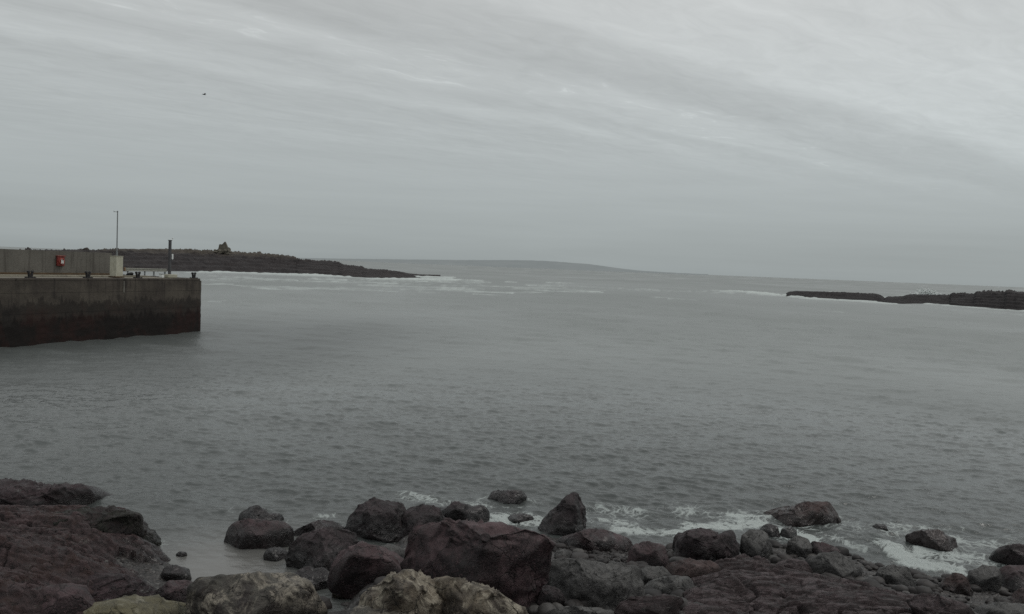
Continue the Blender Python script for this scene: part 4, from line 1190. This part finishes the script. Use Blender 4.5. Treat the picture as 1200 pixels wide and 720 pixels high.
# coping: lengths of edge beam with open joints
m = MB()
nx = 10; seg = (PLEN) / nx
for i in range(nx):
    m.box((-PLEN + seg * (i + 0.5) - 0.34, 0.325, DECK - 0.06), (seg - 0.02, 0.60, 0.20), bevel=0.05)
m.build("coping", FACE, pier)
m = MB(); m.box((-0.335, PW / 2 + 0.4, DECK - 0.065), (0.60, PW - 0.5, 0.19), bevel=0.06); m.build("coping", FACE, pier)
m = MB(); m.box((JX, -0.012, DECK - 0.55), (0.09, 0.03, 0.80)); m.build("expansion_joint", JOINT, pier)
# raised kerb line further in (pale strip)
s0, a0 = pier_s(0, 323.6)
kl = PLEN + s_par - 1.0
m = MB()
m.box(((-PLEN + s_par - 0.2) / 2, 4.2, DECK + 0.03), (PLEN + s_par, 0.5, 0.10), bevel=0.02)
m.build("kerb", COP, pier)
# parapet wall
p_x1 = s_par
PH_ = 1.76
plen = PLEN + p_x1
m = MB()
npan = 11
edges = [p_x1 - 1.2 * k - (0.0 if k < 5 else (k - 5) * 2.6) for k in range(npan + 1)]
edges[-1] = -PLEN
for i in range(npan):
    a_, b_ = edges[i + 1], edges[i]
    m.box(((a_ + b_) / 2, A_PAR + 0.35, DECK + PH_ / 2 - 0.02), (b_ - a_ - 0.010, 0.7, PH_), bevel=0.004)
m.box(((-PLEN + p_x1) / 2, A_PAR + 0.37, DECK + PH_ / 2 - 0.06), (plen - 0.1, 0.62, PH_ - 0.1))
m.build("parapet", PAR, pier)
m = MB(); m.box(((-PLEN + p_x1) / 2, A_PAR - 0.12, DECK + 0.04), (plen - 0.2, 0.22, 0.16), bevel=0.02); m.build("wall_footing", RUST, pier)


def P(s, a, z=DECK): 
    q = eR + e * s + nrm * a
    return (float(q[0]), float(q[1]), z)


def solve_px(px, a, z=DECK):
    """along-pier coordinate at which a line of given setback crosses a photo column"""
    lo, hi = -PLEN, 10
    for _ in range(50):
        mid = (lo + hi) / 2
        w = np.array(P(mid, a, z)) - EYE
        x = 600 + F * (w @ rt) / (w @ fw)
        if x < px: lo = mid
        else: hi = mid
    return lo


IRON = flat_mat("black_cast_iron", (0.018, 0.017, 0.018), 0.55, 0.3, 0.4, 6, (0.05, 0.025, 0.015), 0.4)
CREAM = flat_mat("cream_painted_concrete", (0.42, 0.41, 0.33), 0.75, 0, 0.12, 2.5, (0.24, 0.21, 0.14), 0.6)
CREAMD = flat_mat("cream_pillar_side", (0.36, 0.35, 0.28), 0.75, 0, 0.12, 2.5, (0.2, 0.17, 0.11), 0.6)
GALV = flat_mat("galvanised_steel", (0.22, 0.23, 0.23), 0.5, 0.4, 0.2, 5)
WHITE = flat_mat("white_paint", (0.70, 0.72, 0.70), 0.5, 0, 0.08, 4)
DARKP = flat_mat("dark_grey_post_paint", (0.055, 0.055, 0.06), 0.6, 0, 0.25, 4, (0.12, 0.11, 0.1), 0.4)
REDP = flat_mat("red_painted_fibreglass", (0.20, 0.024, 0.018), 0.45, 0, 0.2, 5, (0.12, 0.015, 0.012), 0.5)
REDB = flat_mat("orange_red_ring", (0.26, 0.045, 0.028), 0.5, 0, 0.15, 5)
BLK = flat_mat("black_rubber", (0.015, 0.015, 0.016), 0.7, 0, 0.2, 5)
RAIL = flat_mat("weathered_rail_steel", (0.33, 0.33, 0.29), 0.6, 0.1, 0.2, 4, (0.14, 0.10, 0.06), 0.6)

# mooring bollards: a plate and two splayed horns with heads
LB = ["black twin horned mooring bollard on the pier edge, leftmost of four", "black twin horned mooring bollard on the pier edge, right of the red lifebuoy box",
      "black twin horned mooring bollard on the pier edge, in front of the guard rail", "black twin horned mooring bollard at the right end of the pier"]
proto = None
for i, px in enumerate((35.5, 103, 161.5, 227)):
    s = solve_px(px, 0.36, DECK)
    if proto is None:
        proto = empty("mooring_bollard", P(s, 0.36, DECK + 0.042), PANG, label=LB[0], cat="bollard", group="mooring bollards along the pier edge")
        m = MB(); m.box((0, 0, 0.03), (0.50, 0.40, 0.06), bevel=0.015)
        for sx in (-1, 1): m.tube((sx * 0.19, 0.13, 0.06), (sx * 0.19, 0.13, 0.085), 0.022); m.tube((sx * 0.19, -0.13, 0.06), (sx * 0.19, -0.13, 0.085), 0.022)
        m.build("base_plate", IRON, proto)
        for sx in (-1, 1):
            m = MB(); m.tube((sx * 0.07, 0, 0.05), (sx * 0.13, 0, 0.36), 0.085, 0.07, 14); m.tube((sx * 0.13, 0, 0.35), (sx * 0.15, 0, 0.43), 0.105, 0.085, 14); m.ball((sx * 0.15, 0, 0.43), 0.085, (1, 1, 0.4))
            m.build("horn", IRON, proto, smooth=False)
    else:
        c = proto.copy(); COL.objects.link(c); c.location = P(s, 0.36, DECK + 0.042); c["label"] = LB[i]
        for ch in list(proto.children):
            d = ch.copy(); COL.objects.link(d); d.parent = c

# lifebuoy box on the parapet
s = solve_px(72, A_PAR - 0.2, DECK + 0.9)
lb = empty("lifebuoy_station", P(s, A_PAR, DECK + 0.62), PANG, label="red lifebuoy box with white markings fixed to the pier's back wall", cat="lifebuoy station")
m = MB(); m.box((0, -0.10, 0.36), (0.62, 0.19, 0.72), bevel=0.06); m.build("housing", REDP, lb)
m = MB(); m.box((0, -0.12, 0.75), (0.68, 0.26, 0.07), bevel=0.02); m.build("lid", flat_mat("faded_red_lid", (0.22, 0.05, 0.035), 0.6), lb)
ry = Matrix.Identity(3)
m = MB(); m.torus((0, -0.235, 0.35), 0.20, 0.05, ry); ring = m.build("ring_buoy", REDB, lb, smooth=True)
def stroke(p, q, w=0.05):
    m = MB(); a = math.atan2(q[1] - p[1], q[0] - p[0]); ln = math.hypot(q[0] - p[0], q[1] - p[1])
    m.box(((p[0] + q[0]) / 2, -0.300, (p[1] + q[1]) / 2), (ln, 0.02, w), Matrix.Rotation(-a, 3, 'Y')); return m
for p, q, w in (((-0.08, 0.20), (-0.06, 0.50), 0.055), ((-0.06, 0.50), (0.06, 0.18), 0.065), ((0.065, 0.17), (0.10, 0.44), 0.04)):
    stroke(p, q, w).build("marking", WHITE, lb)

# cream pillar with a tall thin mast
s, a_ = pier_s(136.2, 325.4)
pl = empty("mast_pillar", P(s, a_), PANG, label="cream concrete pillar carrying a tall thin mast at the end of the pier's back wall", cat="pillar")
m = MB(); m.box((0, 0, 0.755), (0.62, 0.62, 1.51), bevel=0.025); m.build("pillar", CREAM, pl)
m = MB(); m.box((0, 0, 1.535), (0.66, 0.66, 0.05), bevel=0.012); m.build("cap", CREAMD, pl)
m = MB(); m.box((0, 0, 0.05), (0.74, 0.74, 0.10), bevel=0.02); m.build("plinth", RUST, pl)
m = MB(); m.tube((0.02, 0, 1.55), (0.02, 0, 2.05), 0.065, 0.055); m.tube((0.02, 0, 2.0), (0.02, 0, 4.72), 0.042, 0.036); m.build("mast", GALV, pl, smooth=False)
m = MB(); m.tube((-0.30, 0, 4.72), (0.06, 0, 4.72), 0.018); m.tube((-0.30, 0, 4.68), (-0.30, 0, 4.78), 0.02); m.ball((0.02, 0, 4.76), 0.05); m.build("wind_vane", GALV, pl)

# guard rail running to the far post
pA = at_z(146, 323.0, DECK)[:2] - eR; pB = at_z(195, 323.8, DECK)[:2] - eR
ga, gb = np.array([pA @ e, pA @ nrm]), np.array([pB @ e, pB @ nrm])
gl = float(np.hypot(*(gb - ga))); gang = PANG + math.atan2((gb - ga)[1], (gb - ga)[0])
gr = empty("guard_rail", P(*ga), gang, label="pale steel guard rail on short posts beside the cream pillar", cat="guard rail")
m = MB()
for zc, yy in ((0.56, -0.03), (0.48, 0.0), (0.40, -0.03)): m.box((gl / 2, yy, zc), (gl, 0.05, 0.085), bevel=0.012)
m.build("rail_beam", RAIL, gr)
for t in (0.08, 0.48, 0.70, 0.97):
    m = MB(); m.box((gl * t, 0.06, 0.27), (0.10, 0.08, 0.54), bevel=0.01); m.box((gl * t, 0.06, 0.012), (0.24, 0.2, 0.024)); m.build("post", GALV, gr)
m = MB(); m.box((-0.02, -0.03, 0.50), (0.10, 0.16, 0.30), bevel=0.03); m.build("end_cap", flat_mat("rusty_end_cap", (0.20, 0.12, 0.06), 0.8), gr)
# tyre leaning in front of the rail
s, a_ = pier_s(152, 324.2)
ty = empty("tyre", P(s, a_), PANG, label="black rubber tyre fender left lying by the guard rail", cat="tyre")
m = MB(); m.torus((0, 0, 0.16), 0.20, 0.085, Matrix.Rotation(math.radians(62), 3, 'X')); m.build("tread", BLK, ty, smooth=True)

# dark light post on a concrete block
s, a_ = pier_s(198.5, 325.6)
lp = empty("light_post", P(s, a_), PANG, label="dark square post with white light housing on a concrete block near the pier end", cat="post")
m = MB(); m.box((0.0, 0, 0.13), (0.95, 0.7, 0.26), bevel=0.03); m.build("base_block", CREAMD, lp)
m = MB(); m.box((0, 0, 1.56), (0.17, 0.17, 2.66), bevel=0.015); m.box((0, 0, 2.91), (0.23, 0.23, 0.05), bevel=0.01); m.build("post", DARKP, lp)
m = MB(); m.box((0.21, -0.02, 1.64), (0.15, 0.16, 0.42), bevel=0.025); m.box((0.11, 0, 1.64), (0.08, 0.05, 0.06)); m.build("light_housing", WHITE, lp)
m = MB(); m.tube((0.21, -0.02, 1.36), (0.21, -0.02, 1.43), 0.06); m.build("lamp", DARKP, lp)
m = MB(); m.tube((0.06, 0, 2.93), (0.24, 0, 3.06), 0.015); m.ball((0.26, 0, 3.07), 0.06); m.build("signal_light", WHITE, lp)
# white box by the post
s, a_ = pier_s(189.5, 325.6)
bx_ = empty("equipment_box", P(s, a_), PANG, label="small whitish box on the pier between guard rail and dark post", cat="box")
m = MB(); m.box((0, 0, 0.13), (0.24, 0.28, 0.26), bevel=0.02); m.build("body", WHITE, bx_)
m = MB(); m.box((0, 0, 0.28), (0.28, 0.32, 0.045), bevel=0.012); m.build("lid", GALV, bx_)

# ------------------------------------------------------------------ bird
bp_ = EYE + ray(239.5, 111) * 190
bird = empty("seabird", bp_, math.radians(40), label="dark seabird gliding alone in the sky above the pier", cat="bird")
FEA = flat_mat("dark_feathers", (0.022, 0.022, 0.024), 0.8)
v0, f0 = ico(3)
Vb = v0 * np.array([0.40, 0.10, 0.10]); Vb[:, 1] *= 1 - 0.45 * np.abs(v0[:, 0]); Vb[:, 2] *= 1 - 0.35 * np.abs(v0[:, 0])
hd = np.exp(-((v0[:, 0] - 0.85) / 0.2) ** 2); Vb[:, 2] += 0.035 * hd
tl = v0[:, 0] < -0.75; Vb[tl, 1] *= 2.0; Vb[tl, 2] *= 0.4
obj("body", mesh_np("body", Vb, f0), FEA, bird)
for sx in (-1, 1):
    st = [(0.0, 0.12, -0.14, 0.03), (0.25, 0.15, -0.12, 0.15), (0.48, 0.11, -0.13, 0.20), (0.70, 0.0, -0.16, 0.15), (0.86, -0.16, -0.22, 0.08)]
    bm = bmesh.new(); tp, bt = [], []
    for y, lead, trail, z in st:
        tp.append([bm.verts.new((xx, sx * (y + 0.05), z + zz_)) for xx, zz_ in ((lead, 0), ((lead + trail) / 2, 0.018), (trail, 0))])
        bt.append(bm.verts.new(((lead + trail) / 2, sx * (y + 0.05), z - 0.01)))
    for i in range(len(st) - 1):
        A_, B_ = tp[i], tp[i + 1]
        for j in range(2): bm.faces.new((A_[j], A_[j + 1], B_[j + 1], B_[j]))
        bm.faces.new((A_[0], B_[0], bt[i + 1], bt[i])); bm.faces.new((A_[2], bt[i], bt[i + 1], B_[2]))
    bmesh.ops.recalc_face_normals(bm, faces=bm.faces[:])
    me = bpy.data.meshes.new("wing"); bm.to_mesh(me); bm.free()
    obj("wing", me, FEA, bird)

# ------------------------------------------------------------------ render settings
S.view_settings.view_transform = 'Standard'; S.view_settings.look = 'None'
S.view_settings.exposure = 0; S.view_settings.gamma = 1
S.render.engine = 'CYCLES'
S.cycles.use_denoising = False
S.cycles.max_bounces = 6
